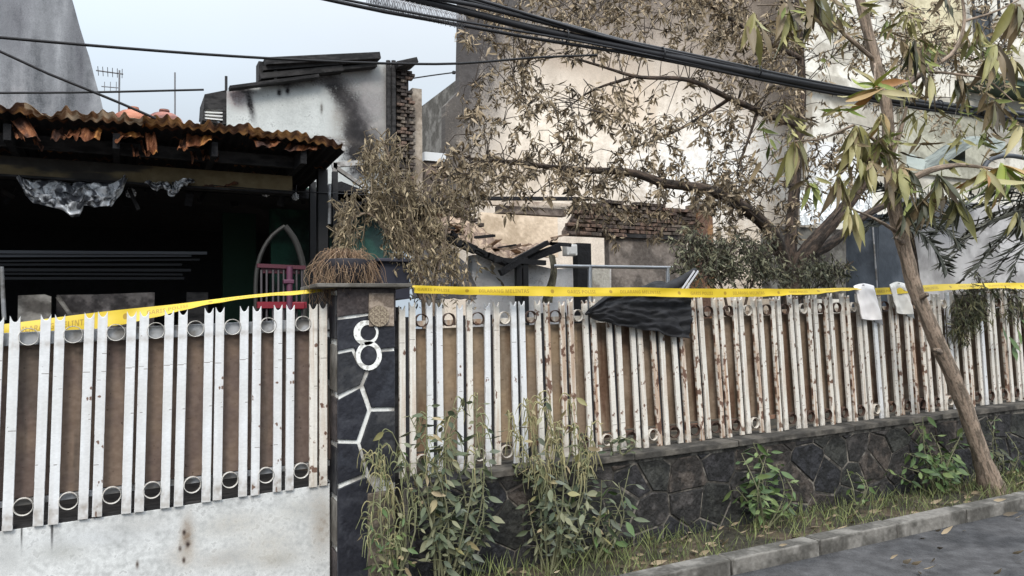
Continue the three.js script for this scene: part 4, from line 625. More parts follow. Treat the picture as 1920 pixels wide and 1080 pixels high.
{ // black cloth bag hung over the fence
  const m = S({ map: weather([34, 34, 38], [20, 20, 23], 0.5, 6, 6, 0.3, 0.3, 501, 6), roughness: 0.75 }, 0.003), b = thing('black_cloth', 'crumpled black cloth jacket slung over the fence under the tape', 'cloth');
  const bot = u => u < 0.12 ? 590 + 14 * u / 0.12 : u < 0.55 ? 604 + 16 * (u - 0.12) / 0.43 : u < 0.92 ? 620 + 14 * (u - 0.55) / 0.37 : 634 - 2 * (u - 0.92);
  const top = u => u < 0.2 ? 590 - 38 * Math.pow(u / 0.2, 0.8) : 552 - 2 * u;
  part(b, 'cloth_front', sheet((u, v) => { const px = 1098 + 198 * u + (u > 0.9 ? -3 * v : 0), p = P(px, top(u) + (bot(u) - top(u)) * v, 0.07 + 0.045 * Math.sin(Math.PI * v) * Math.sin(Math.PI * clamp(u + 0.1))); const f = 0.03 * noise.noise(u * 5 + v * 3, v * 6 - u * 3, 1) + 0.06 * Math.abs(noise.noise(u * 4 - v * 1.6, v * 2.4 + u * 2, 5)) + 0.01 * noise.noise(u * 16, v * 14, 3); p.z += f; p.y += f * 0.4; return p; }, 70, 34, 0.008), m);
  part(b, 'cloth_back', sheet((u, v) => { const p = P(1150 + 140 * u, 554 - 30 * Math.sin(Math.PI * u) * (1 - Math.abs(2 * v - 1)) * (0.5 + u), 0.07 - 0.2 * v); p.y -= v * v * 0.12; p.z += 0.02 * noise.noise(u * 6, v * 6, 2); p.y += 0.02 * noise.noise(u * 7, v * 5, 8); return p; }, 30, 14, 0.008), m);
  part(b, 'sleeve', tube([P(1240, 548, -0.02), P(1272, 530, -0.05), P(1304, 508, -0.08)], 0.055, 0.03, 10, 5, 0.4), m);
  for (const d of [0, 7]) part(b, 'strap', bar(P(1276 + d, 546, 0.02), P(1302 + d, 508, -0.02), 0.006, 0.014), S({ color: new THREE.Color(0.5, 0.5, 0.52), roughness: 0.5 }));
}
{ // two pale rags folded over the pickets
  const m = new THREE.MeshStandardMaterial({ color: new THREE.Color(0.86, 0.83, 0.82), roughness: 0.9 }), m2 = new THREE.MeshStandardMaterial({ color: new THREE.Color(0.66, 0.64, 0.6), roughness: 0.9 });
  const rag = (label, px, py, w, h, slant, mat, grey) => {
    const b = thing('white_rag', label, 'rag');
    const fold = (u, v, z1) => { const s = v * 2 - 0.6; let p; if (s < 0) p = P(px + w * u, py + 4 + 10 * s * s * 0.5, 0.04 + s * 0.16 * -1 * -1); else p = P(px + w * u + slant * s / 1.4 + 5 * Math.sin(u * 3) * s, py + 2 + h * s / 1.4 - 5 * Math.sin(Math.PI * u) * (1 - s), 0.045 + z1 * Math.min(1, s * 6)); p.z += 0.022 * Math.sin(u * 7 + v * 2) * v + 0.014 * noise.noise(u * 4, v * 5, px); return p; };
    part(b, 'cloth_fold', sheet((u, v) => fold(u, v, 0.03), 22, 30, 0.018), mat);
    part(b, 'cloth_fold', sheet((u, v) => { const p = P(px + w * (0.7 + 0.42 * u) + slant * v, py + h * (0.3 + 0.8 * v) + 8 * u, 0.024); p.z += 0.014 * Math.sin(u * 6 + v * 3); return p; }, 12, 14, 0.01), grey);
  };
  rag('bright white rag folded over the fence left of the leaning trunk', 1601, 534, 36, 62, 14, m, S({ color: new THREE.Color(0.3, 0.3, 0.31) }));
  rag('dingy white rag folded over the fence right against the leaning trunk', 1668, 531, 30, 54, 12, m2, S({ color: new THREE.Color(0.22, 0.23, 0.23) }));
}

// ------------------------------------------------------------------ leaves
// lanceolate leaf of n segments with a folded midrib; root at origin, pointing along -y
function leafGeo(len, wid, curl, n = 5, fold = 0.35, wave = 0, tipw = 0.5) {
  const pos = [], uv = [], idx = [];
  for (let i = 0; i <= n; i++) {
    const t = i / n, w = wid * 0.5 * Math.pow(Math.sin(Math.PI * Math.pow(clamp(t * 0.96 + 0.03), 0.8)), 0.9) * (1 - (1 - tipw) * t * 0.6), y = -len * t, z = curl * len * t * t;
    const k = wave * wid * Math.sin(t * 9);
    pos.push(-w, y, z + fold * w + k, 0, y, z, w, y, z + fold * w - k); uv.push(0, t, 0.5, t, 1, t);
  }
  for (let i = 0; i < n; i++) for (let j = 0; j < 2; j++) { const a = i * 3 + j; idx.push(a, a + 3, a + 1, a + 1, a + 3, a + 4); }
  const g = new THREE.BufferGeometry(); g.setAttribute('position', new THREE.Float32BufferAttribute(pos, 3)); g.setAttribute('uv', new THREE.Float32BufferAttribute(uv, 2)); g.setIndex(idx); g.computeVertexNormals(); return g;
}
const DOWN = V(0, -1, 0), qa = new THREE.Quaternion(), qb = new THREE.Quaternion();
const orient = (dir, roll) => qa.setFromUnitVectors(DOWN, dir.clone().normalize()).clone().multiply(qb.setFromAxisAngle(DOWN, roll));
function instancedLeaves(parent, name, geo, mat, list, off) { // list: { p, q, s, c }
  const im = new THREE.InstancedMesh(geo, mat, list.length), m = new THREE.Matrix4(), sc = V(1, 1, 1);
  list.forEach((l, i) => { m.compose(l.p.clone().sub(off), l.q, sc.set(l.s, l.s, l.s)); im.setMatrixAt(i, m); im.setColorAt(i, l.c); });
  im.castShadow = im.receiveShadow = true; im.name = name; im.userData.kind = 'stuff'; parent.add(im);
}
const leafMat = new THREE.MeshStandardMaterial({ color: 0xffffff, roughness: 0.85, side: THREE.DoubleSide });
// A shrub or tree: limbs given as survey points, twigs grown from the nearest limb towards points spread through the crown volume
function dryTree(name, label, category, base, limbs, regions, o) {
  const t = thing(name, label, category, base), pts = [];
  limbs.forEach(l => {
    const w = l.pts.map(q => P(...q)); part(t, l.name || 'limb', tube(w, l.r0, l.r1, l.r0 > 0.04 ? 10 : 6, 6, 0.22), l.mat || M.barkDark);
    const cu = new THREE.CatmullRomCurve3(w, false, 'centripetal'); for (let i = l.from ?? 3; i <= 24; i++) pts.push(cu.getPointAt(i / 24));
  });
  const twigs = [], leaves = [];
  for (const [px, py, rx, ry, n, z0, z1] of regions) for (let i = 0; i < n; i++) {
    const a = rr(0, 6.283), k = Math.sqrt(rnd()), tgt = P(px + Math.cos(a) * k * rx, py + Math.sin(a) * k * ry, rr(z0, z1));
    let best = null, bd = 1e9; for (const p of pts) { const d = p.distanceTo(tgt) + (p.y > tgt.y + 0.5 ? 0.4 : 0) + rr(0, 0.35); if (d < bd) { bd = d; best = p; } }
    const mid = best.clone().lerp(tgt, 0.5).add(V(rr(-0.12, 0.12), rr(-0.02, 0.16) + bd * 0.05, rr(-0.1, 0.1))), end = tgt.clone().add(V(rr(-0.05, 0.05), rr(-0.12, 0.02) - (o.sag ?? 0) * rr(0.4, 1.4), rr(-0.05, 0.05)));
    const cu = new THREE.CatmullRomCurve3([best, mid, tgt, end]), L = cu.getLength();
    twigs.push(tube([best, mid, tgt, end], Math.min(0.009, 0.004 + L * 0.003), 0.0015, 3, 2));
    if (i % 9 === 0) { pts.push(mid.clone(), tgt.clone()); }
    const m = o.leaves * rr(0.6, 1.4) | 0, tint = rnd();
    for (let j = 0; j < m; j++) {
      const u = 1 - Math.pow(rnd(), o.clump ? 2 : 1.4) * Math.min(0.85, (o.clump ?? 0.5) / L), c = cu.getPointAt(clamp(u)), sp = o.spread ?? 0.06;
      const twl = V(rr(-1, 1), rr(-1, 0.7), rr(-1, 1)).normalize().multiplyScalar(rr(0.01, sp));
      leaves.push({ p: c.clone().add(twl), q: orient(V(rr(-1, 1) * (o.hang ?? 0.8), -1 + rr(0, 0.9), rr(-1, 1) * (o.hang ?? 0.8)), rr(0, 6.28)), s: rr(0.45, 1.35), c: o.color(tint, rnd()) });
    }
  }
  const tw = part(t, 'twigs', merge(twigs), o.twig || M.twig); tw.userData.kind = 'stuff';
  instancedLeaves(t, 'foliage', o.leaf, o.mat || leafMat, leaves, t.position);
  return t;
}
const C = (a, b, t) => new THREE.Color(a[0] + (b[0] - a[0]) * t, a[1] + (b[1] - a[1]) * t, a[2] + (b[2] - a[2]) * t);
const dryColor = (t, r) => r < 0.22 ? C([0.06, 0.048, 0.036], [0.12, 0.095, 0.065], rnd()) : r < 0.8 ? C([0.2, 0.158, 0.1], [0.37, 0.285, 0.185], t * 0.7 + rnd() * 0.3) : C([0.34, 0.265, 0.175], [0.52, 0.42, 0.3], rnd());
const paleDry = (t, r) => r < 0.2 ? C([0.06, 0.05, 0.035], [0.12, 0.095, 0.06], rnd()) : r < 0.75 ? C([0.16, 0.13, 0.075], [0.32, 0.25, 0.15], t * 0.7 + rnd() * 0.3) : C([0.3, 0.24, 0.15], [0.48, 0.38, 0.25], rnd());
const oliveColor = (t, r) => r < 0.4 ? C([0.05, 0.056, 0.036], [0.095, 0.1, 0.065], rnd()) : C([0.11, 0.115, 0.072], [0.24, 0.225, 0.14], t * 0.6 + rnd() * 0.4);

{ // the big scorched tree behind the fence
  const z = -1.5, b = P(1486, 540, z); b.y = grade(b.x) - 0.05;
  const L = (pts, r0, r1, extra = {}) => ({ pts, r0, r1, ...extra });
  const foot = [1484, 690, z];
  dryTree('scorched_tree', 'big spreading tree with scorched dry brown leaves behind the fence', 'tree', b, [
    L([foot, [1484, 580, z], [1486, 520, z], [1494, 478, z]], 0.15, 0.12, { name: 'trunk', from: 20 }),
    L([[1490, 500, z], [1535, 445, z + 0.05], [1598, 372, z + 0.1], [1640, 310, z + 0.2], [1668, 250, z + 0.3]], 0.1, 0.05),
    L([[1482, 505, z], [1484, 430, z - 0.1], [1491, 340, z - 0.2], [1500, 240, z - 0.25], [1503, 150, z - 0.3], [1498, 60, z - 0.3], [1494, -50, z - 0.3]], 0.075, 0.04),
    L([[1480, 512, z], [1442, 432, z + 0.1], [1392, 388, z + 0.2], [1330, 357, z + 0.3], [1240, 342, z + 0.3], [1190, 325, z + 0.2], [1080, 318, z], [980, 307, z - 0.2], [880, 297, z - 0.3]], 0.085, 0.012),
    L([[1500, 238, z - 0.25], [1440, 215, z - 0.2], [1370, 185, z], [1290, 150, z + 0.2], [1190, 143, z + 0.3], [1130, 125, z + 0.2], [1060, 104, z + 0.1]], 0.045, 0.01),
    L([[1503, 110, z - 0.3], [1445, 82, z - 0.2], [1392, 50, z], [1330, 8, z + 0.2], [1270, -40, z + 0.2]], 0.04, 0.014),
    L([[1368, 185, z], [1322, 215, z - 0.2], [1252, 253, z - 0.4], [1185, 278, z - 0.5]], 0.024, 0.007),
    L([[1494, 490, z], [1560, 455, z - 0.2], [1622, 404, z - 0.3], [1670, 378, z - 0.3]], 0.075, 0.045),
    L([[1190, 143, z + 0.3], [1110, 170, z + 0.1], [1060, 205, z - 0.1]], 0.018, 0.005),
    L([[1420, 212, z - 0.2], [1400, 270, z - 0.1], [1380, 330, z + 0.1]], 0.02, 0.006),
  ], [
    [1110, 225, 150, 70, 44, -2.3, -0.8], [950, 230, 85, 140, 74, -2.4, -1.2], [1000, 345, 170, 50, 62, -2.2, -1.0], [1130, 40, 290, 70, 150, -2.6, -0.8], [1400, 40, 130, 90, 112, -2.4, -0.9], [1430, 160, 80, 80, 52, -2.2, -1.0], [1240, 200, 150, 60, 30, -2.2, -0.8], [1340, 270, 150, 60, 34, -2.2, -0.9], [1290, 350, 180, 45, 52, -2.0, -0.9], [1420, 390, 110, 70, 70, -2.1, -0.7], [1230, 400, 170, 50, 40, -2.4, -1.2], [1530, 250, 60, 120, 36, -2.2, -0.9], [1640, 70, 130, 80, 60, -2.2, -0.8], [1760, 170, 140, 90, 50, -2.4, -1.0], [1830, 60, 110, 80, 60, -2.4, -1.0], [870, 330, 60, 60, 30, -2.0, -1.2], [1600, 330, 60, 50, 10, -1.8, -0.9]
  ], { leaves: 19, leaf: leafGeo(0.072, 0.026, 0.6, 4, 0.7), color: dryColor, spread: 0.055, clump: 0.3 });
}
{ // dry olive brown shrub behind the pillar
  const z = -1.15, b = P(800, 560, z); b.y = grade(b.x);
  dryTree('withered_shrub', 'tall withered shrub with dense straw brown leaves behind the black pillar', 'shrub', b, [
    { name: 'stem', pts: [[800, 690, z], [792, 540, z], [770, 430, z], [745, 340, z], [722, 270, z]], r0: 0.03, r1: 0.008, mat: M.bark },
    { name: 'stem', pts: [[806, 690, z], [815, 540, z + 0.1], [835, 440, z], [850, 370, z - 0.1]], r0: 0.025, r1: 0.007, mat: M.bark },
    { name: 'stem', pts: [[790, 560, z], [740, 460, z + 0.1], [690, 400, z + 0.1], [650, 420, z + 0.1], [628, 450, z + 0.1]], r0: 0.02, r1: 0.006, mat: M.bark },
  ], [[735, 335, 50, 75, 78, -1.6, -0.8], [712, 288, 30, 42, 30, -1.5, -0.9], [775, 400, 55, 60, 64, -1.6, -0.8], [652, 430, 32, 45, 40, -1.3, -0.8], [690, 365, 40, 26, 22, -1.4, -0.9], [845, 370, 50, 60, 32, -1.6, -0.9], [800, 480, 60, 50, 70, -1.5, -0.8], [860, 500, 40, 34, 18, -1.4, -0.9], [745, 430, 22, 40, 16, -1.4, -0.9]],
    { leaves: 13, leaf: leafGeo(0.045, 0.017, 0.6, 3, 0.7), color: paleDry, spread: 0.045, hang: 0.45, clump: 0.4, sag: 0.13, twig: M.twigPale });
}
{ // low olive bush along the fence
  const z = -0.75, b = P(1370, 560, z); b.y = grade(b.x);
  dryTree('olive_bush', 'low dusty olive bush along the fence left of the tree trunk', 'bush', b, [
    { name: 'stem', pts: [[1370, 690, z], [1360, 560, z], [1330, 490, z], [1300, 450, z]], r0: 0.02, r1: 0.006 }, { name: 'stem', pts: [[1380, 690, z], [1400, 560, z], [1430, 490, z], [1450, 450, z]], r0: 0.02, r1: 0.006 }, { name: 'stem', pts: [[1390, 690, z], [1500, 560, z], [1560, 520, z], [1600, 490, z]], r0: 0.02, r1: 0.006 },
  ], [[1320, 490, 65, 40, 110, -1.1, -0.5], [1400, 480, 60, 45, 100, -1.1, -0.5], [1450, 510, 50, 25, 44, -1.0, -0.5], [1540, 510, 60, 22, 60, -1.0, -0.5], [1290, 450, 40, 24, 14, -1.1, -0.6]],
    { leaves: 15, leaf: leafGeo(0.06, 0.018, 0.2, 3, 0.4), color: oliveColor, spread: 0.06 });
}

{ // leaning tree in front of the fence with long drooping leaves
  const z = 0.5, b = P(1856, 890, z); b.y = grade(b.x);
  const t = thing('leaning_tree', 'slender brown tree leaning left in front of the fence with long drooping leaves', 'tree', b);
  const bt = P(1852, 880, z), foot = V(bt.x + (bt.y - b.y) * 0.35, b.y - 0.08, z);
  part(t, 'trunk', tube([foot, P(1846, 872, z), P(1802, 745, z), P(1748, 620, z + 0.02), P(1714, 535, z), P(1694, 460, z), P(1682, 415, z), P(1672, 360, z), P(1667, 290, z), P(1662, 200, z), P(1642, 115, z - 0.05), P(1612, 0, z - 0.1), P(1590, -80, z - 0.1)], 0.08, 0.04, 14, 10, 0.34), M.bark);
  part(t, 'root_flare', tube([foot.clone().add(V(0.02, -0.03, 0)), foot.clone().lerp(P(1846, 872, z), 0.5), P(1842, 860, z)], 0.14, 0.078, 14, 6, 0.4), M.bark);
  for (const [a, c] of [[[1765, 660], [1752, 656]], [[1724, 560], [1738, 552]], [[1693, 455], [1680, 446]]]) part(t, 'branch_stub', tube([P(...a, z), P((a[0] + c[0]) / 2, (a[1] + c[1]) / 2, z + 0.08), P(...c, z + 0.13)], 0.034, 0.02, 8, 3, 0.4), M.bark);
  const br = (pts, r0, r1) => part(t, 'branch', tube(pts.map(q => P(...q)), r0, r1, 6, 5, 0.15), M.bark);
  br([[1668, 300, z], [1690, 240, z + 0.05], [1700, 200, z + 0.1]], 0.03, 0.012); br([[1672, 370, z], [1720, 330, z + 0.2], [1790, 310, z + 0.3], [1880, 320, z + 0.4]], 0.035, 0.012); br([[1660, 190, z], [1735, 133, z + 0.1], [1790, 95, z + 0.1], [1808, 40, z + 0.1], [1800, -30, z + 0.1]], 0.028, 0.014);
  br([[1735, 133, z + 0.1], [1800, 140, z + 0.2], [1850, 150, z + 0.3], [1900, 190, z + 0.4]], 0.014, 0.006); br([[1668, 290, z], [1630, 255, z + 0.1], [1600, 235, z + 0.15]], 0.022, 0.01); br([[1690, 440, z], [1640, 410, z + 0.15], [1596, 392, z + 0.2]], 0.02, 0.008); br([[1642, 115, z - 0.05], [1560, 40, z], [1530, -10, z + 0.1]], 0.022, 0.01); br([[1640, 120, z], [1640, 165, z + 0.2]], 0.012, 0.006); br([[1808, 40, z + 0.1], [1870, 20, z + 0.2], [1910, 0, z + 0.3]], 0.014, 0.008); br([[1560, 40, z], [1480, 10, z + 0.1], [1420, 10, z]], 0.014, 0.006); br([[1600, 235, z + 0.15], [1540, 260, z], [1490, 265, z - 0.1]], 0.012, 0.006);
  const G = []; for (let i = 0; i < 6; i++) G.push(leafGeo(1, rr(0.17, 0.27), rr(-0.35, 0.55), 8, rr(0.2, 0.8), rr(0.04, 0.24), 0.55));
  const lm = c => new THREE.MeshPhysicalMaterial({ color: new THREE.Color(...c), roughness: 0.55, side: THREE.DoubleSide, transmission: 0.28, thickness: 0 });
  const pal = { olive: [[0.25, 0.235, 0.075], [0.33, 0.31, 0.11], [0.16, 0.15, 0.06], [0.4, 0.36, 0.16]].map(lm), brown: [[0.14, 0.105, 0.06], [0.2, 0.15, 0.08], [0.09, 0.07, 0.044], [0.26, 0.195, 0.11]].map(lm), fresh: [[0.2, 0.28, 0.04], [0.3, 0.35, 0.06], [0.14, 0.2, 0.035]].map(lm), orange: [[0.36, 0.17, 0.05], [0.42, 0.27, 0.1], [0.3, 0.2, 0.06]].map(lm), yellow: [[0.34, 0.3, 0.12], [0.42, 0.36, 0.17], [0.26, 0.23, 0.09]].map(lm), dark: [[0.06, 0.065, 0.03], [0.085, 0.085, 0.04], [0.045, 0.05, 0.025]].map(lm) };
  const whorl = (px, py, n, len, kinds, droop, zz = 0) => { const c = P(px, py, z + 0.15 + zz); for (let i = 0; i < n; i++) { const a = i / n * 6.283 + rr(-0.3, 0.3), k = kinds[i % kinds.length], o = part(t, 'leaf', G[rnd() * 6 | 0], pal[k][rnd() * pal[k].length | 0], false); o.position.copy(c).sub(t.position).add(V(rr(-0.03, 0.03), rr(-0.05, 0.03), rr(-0.03, 0.03))); o.quaternion.copy(orient(V(Math.cos(a), -droop + rr(-0.4, 0.4), Math.sin(a) * 0.8), rr(-0.6, 0.6))); o.scale.setScalar(len / 190 * rr(0.48, 0.98)); } };
  whorl(1642, 166, 16, 74, ['fresh', 'orange', 'fresh', 'yellow'], 0.1, 0.1); whorl(1580, 198, 9, 58, ['fresh', 'orange', 'yellow'], 0.3, 0.05);
  whorl(1604, 240, 11, 88, ['yellow', 'olive', 'olive'], 1.9); whorl(1646, 262, 9, 82, ['olive', 'brown'], 2.0); whorl(1594, 392, 10, 66, ['yellow', 'yellow', 'olive'], 2.8, 0.1); whorl(1700, 310, 12, 84, ['brown', 'olive', 'dark'], 1.8); whorl(1570, 330, 8, 70, ['olive', 'brown'], 2.4);
  whorl(1530, -20, 11, 96, ['brown', 'dark', 'olive'], 2.6); whorl(1478, 10, 10, 84, ['brown', 'olive'], 2.4); whorl(1412, 30, 9, 76, ['olive', 'brown'], 2.2); whorl(1708, 78, 10, 74, ['dark', 'brown', 'olive'], 2.5); whorl(1770, -14, 8, 66, ['brown', 'dark'], 1.6); whorl(1735, 140, 9, 66, ['brown', 'olive'], 2.4); whorl(1800, 142, 10, 76, ['brown', 'dark', 'olive'], 2.4); whorl(1862, 90, 10, 96, ['brown', 'olive'], 2.0, 0.2); whorl(1905, 10, 12, 96, ['brown', 'olive', 'brown'], 1.6, 0.2); whorl(1896, 110, 8, 80, ['olive', 'yellow'], 1.8, 0.2); whorl(1860, 190, 8, 70, ['brown', 'olive'], 2.2, 0.1);
  whorl(1490, 262, 9, 84, ['olive', 'brown'], 2.4, -0.2); whorl(1880, 310, 13, 100, ['yellow', 'fresh', 'fresh', 'orange'], 0.9, 0.3); whorl(1915, 240, 9, 80, ['fresh', 'yellow', 'olive'], 0.8, 0.3); whorl(1840, 322, 8, 84, ['orange', 'olive', 'yellow'], 0.7, 0.3); whorl(1760, 330, 10, 92, ['brown', 'olive', 'dark'], 1.5, 0.1); whorl(1726, 372, 9, 86, ['dark', 'brown'], 1.7); whorl(1790, 372, 9, 82, ['dark', 'olive'], 1.6); whorl(1905, 400, 9, 78, ['dark', 'olive'], 1.4, 0.1); whorl(1690, 400, 8, 60, ['brown', 'dark'], 1.6); whorl(1662, 350, 6, 64, ['brown', 'olive'], 2); whorl(1620, 300, 8, 74, ['yellow', 'olive'], 2.2, 0.1); whorl(1650, 215, 7, 60, ['olive', 'yellow', 'orange'], 1.4, 0.15); whorl(1830, 40, 8, 80, ['olive', 'brown'], 2.0, 0.1); whorl(1690, 160, 7, 60, ['olive', 'brown'], 2.0);
  // the many smaller withered leaves between the whorls
  const lst = [], sub = new THREE.InstancedMesh(leafGeo(0.17, 0.04, 0.3, 6, 0.5, 0.1, 0.55), leafMat, 0), spots = [[1560, 30, 80, 50], [1700, 60, 60, 60], [1760, 120, 80, 60], [1860, 60, 70, 70], [1890, 170, 50, 60], [1800, 200, 90, 60], [1620, 260, 50, 60], [1700, 260, 60, 60], [1720, 350, 70, 50], [1820, 350, 90, 50], [1890, 280, 50, 60], [1500, 60, 60, 60], [1560, 330, 50, 40], [1460, 250, 40, 60]];
  for (let i = 0; i < 130; i++) { const q = spots[i % spots.length], c = P(q[0] + rr(-1, 1) * q[2], q[1] + rr(-1, 1) * q[3], z + rr(-0.35, 0.3)), m = 3 + rnd() * 5 | 0, tone = rnd(); for (let j = 0; j < m; j++) { const a = rr(0, 6.28); lst.push({ p: c.clone().add(V(rr(-0.05, 0.05), rr(-0.06, 0.06), rr(-0.05, 0.05))), q: orient(V(Math.cos(a) * 0.7, -1 + rr(-0.4, 0.9), Math.sin(a) * 0.7), rr(-1, 1)), s: rr(0.5, 1.3), c: tone < 0.45 ? C([0.13, 0.1, 0.055], [0.27, 0.2, 0.11], rnd()) : tone < 0.8 ? C([0.16, 0.15, 0.055], [0.33, 0.3, 0.13], rnd()) : C([0.1, 0.13, 0.035], [0.24, 0.26, 0.08], rnd()) }); } }
  instancedLeaves(t, 'small_leaf', sub.geometry, leafMat, lst, t.position);
}
{ // two dark feathery palms between fence and grey wall
  const dm = new THREE.MeshStandardMaterial({ color: new THREE.Color(0.035, 0.038, 0.026), roughness: 0.7, side: THREE.DoubleSide }), dm2 = new THREE.MeshStandardMaterial({ color: new THREE.Color(0.06, 0.058, 0.04), roughness: 0.7, side: THREE.DoubleSide });
  const frond = (t, pts, ll, mat) => {
    const cu = new THREE.CatmullRomCurve3(pts.map(q => P(...q))), geos = [tube(cu.getPoints(6), 0.016, 0.004, 4, 2)], N = 40;
    for (let i = 2; i <= N; i++) for (const s of [-1, 1]) { const u = i / N, c = cu.getPointAt(u), tg = cu.getTangentAt(u), side = V(0, 1, 0.4).cross(tg).normalize().multiplyScalar(s), up = tg.clone().cross(side).normalize(); const d = tg.clone().multiplyScalar(0.75).add(side.clone().multiplyScalar(0.55)).addScaledVector(V(rr(-0.3, 0.3), s * 0.55 + rr(-0.3, 0.3), rr(-0.3, 0.3)), 0.9); const g = leafGeo(ll * (0.5 + 0.7 * Math.sin(Math.PI * Math.min(1, u * 0.85 + 0.12))) * rr(0.8, 1.1), 0.03, 0.15, 3, 0.3).NI(); g.applyMatrix4(new THREE.Matrix4().compose(c, orient(d, rr(0, 3)), V(1, 1, 1))); geos.push(g); }
    part(t, 'frond', merge(geos), mat);
  };
  const a = P(1712, 560, -0.8), t = thing('small_palm', 'small dark palm with stiff feathery fronds just right of the trunk', 'palm', V(a.x, grade(a.x), a.z));
  part(t, 'trunk', tube([V(a.x, grade(a.x) - 0.05, a.z), P(1712, 500, -0.8), P(1700, 425, -0.8)], 0.08, 0.06, 8, 4, 0.3), M.barkDark);
  for (const q of [[[1700, 425, -0.8], [1730, 415, -0.7], [1770, 425, -0.6], [1800, 460, -0.5]], [[1700, 425, -0.8], [1730, 440, -0.6], [1760, 475, -0.5], [1775, 510, -0.4]], [[1700, 425, -0.8], [1670, 410, -0.7], [1640, 415, -0.6], [1615, 440, -0.5]], [[1700, 425, -0.8], [1720, 385, -0.9], [1765, 370, -0.9], [1815, 385, -0.8]], [[1700, 420, -0.8], [1690, 380, -0.9], [1670, 355, -1], [1640, 350, -1]]]) frond(t, q, 0.19, dm);
  const c = P(1985, 560, -1.1), t2 = thing('small_palm', 'larger dark palm whose arching fronds hang in from the right edge', 'palm', V(c.x, grade(c.x), c.z));
  part(t2, 'trunk', tube([V(c.x, grade(c.x) - 0.05, c.z), P(1985, 480, -1.1), P(1985, 395, -1.1)], 0.09, 0.07, 8, 4, 0.3), M.barkDark);
  for (const q of [[[1985, 395, -1.1], [1920, 385, -0.9], [1850, 410, -0.8], [1790, 460, -0.7]], [[1985, 395, -1.1], [1930, 410, -0.8], [1870, 450, -0.7], [1830, 510, -0.6]], [[1985, 395, -1.1], [1900, 360, -1.1], [1820, 370, -1.1], [1755, 415, -1]], [[1985, 395, -1.1], [1950, 430, -0.7], [1910, 480, -0.6], [1890, 540, -0.5]], [[1985, 395, -1.1], [1900, 400, -1.2], [1820, 440, -1.3], [1760, 500, -1.3]], [[1985, 395, -1.1], [1950, 350, -1], [1890, 350, -1], [1840, 385, -0.9]], [[1985, 395, -1.1], [1920, 420, -1.4], [1860, 470, -1.4], [1800, 530, -1.4]], [[1985, 395, -1.1], [2040, 380, -1], [2090, 420, -1]], [[1985, 395, -1.1], [1910, 395, -0.8], [1840, 425, -0.6], [1780, 490, -0.5]], [[1985, 395, -1.1], [1930, 440, -0.9], [1880, 490, -0.8], [1850, 545, -0.7]], [[1985, 395, -1.1], [1890, 375, -1], [1800, 400, -0.9], [1740, 455, -0.8]]]) frond(t2, q, 0.24, rnd() < 0.35 ? dm2 : dm);
}
// leafy plants: stems with separate leaves, optional drooping seed tassels
const greenP = (a) => a.map(c => new THREE.MeshPhysicalMaterial({ color: new THREE.Color(...c), roughness: 0.6, side: THREE.DoubleSide, transmission: 0.1, thickness: 0 }));
const dustyG = greenP([[0.085, 0.105, 0.055], [0.13, 0.145, 0.08], [0.055, 0.075, 0.04], [0.19, 0.19, 0.11], [0.11, 0.125, 0.09]]), yellowG = greenP([[0.24, 0.22, 0.09], [0.3, 0.25, 0.13], [0.2, 0.19, 0.1], [0.34, 0.27, 0.16]]), brightG = greenP([[0.07, 0.12, 0.035], [0.1, 0.16, 0.05], [0.05, 0.09, 0.03], [0.15, 0.2, 0.07]]), darkG = greenP([[0.04, 0.05, 0.026], [0.06, 0.07, 0.035], [0.09, 0.09, 0.045]]);
const LG = [0, 1, 2, 3, 4, 5].map(() => leafGeo(1, rr(0.3, 0.48), rr(-0.1, 0.3), 5, rr(0.15, 0.5), rr(0, 0.08), 0.7));
const stemM = S({ color: new THREE.Color(0.16, 0.16, 0.09), roughness: 0.8 }), tassM = S({ color: new THREE.Color(0.3, 0.27, 0.14), roughness: 0.95 }), tassO = S({ color: new THREE.Color(0.19, 0.2, 0.1), roughness: 0.95 });
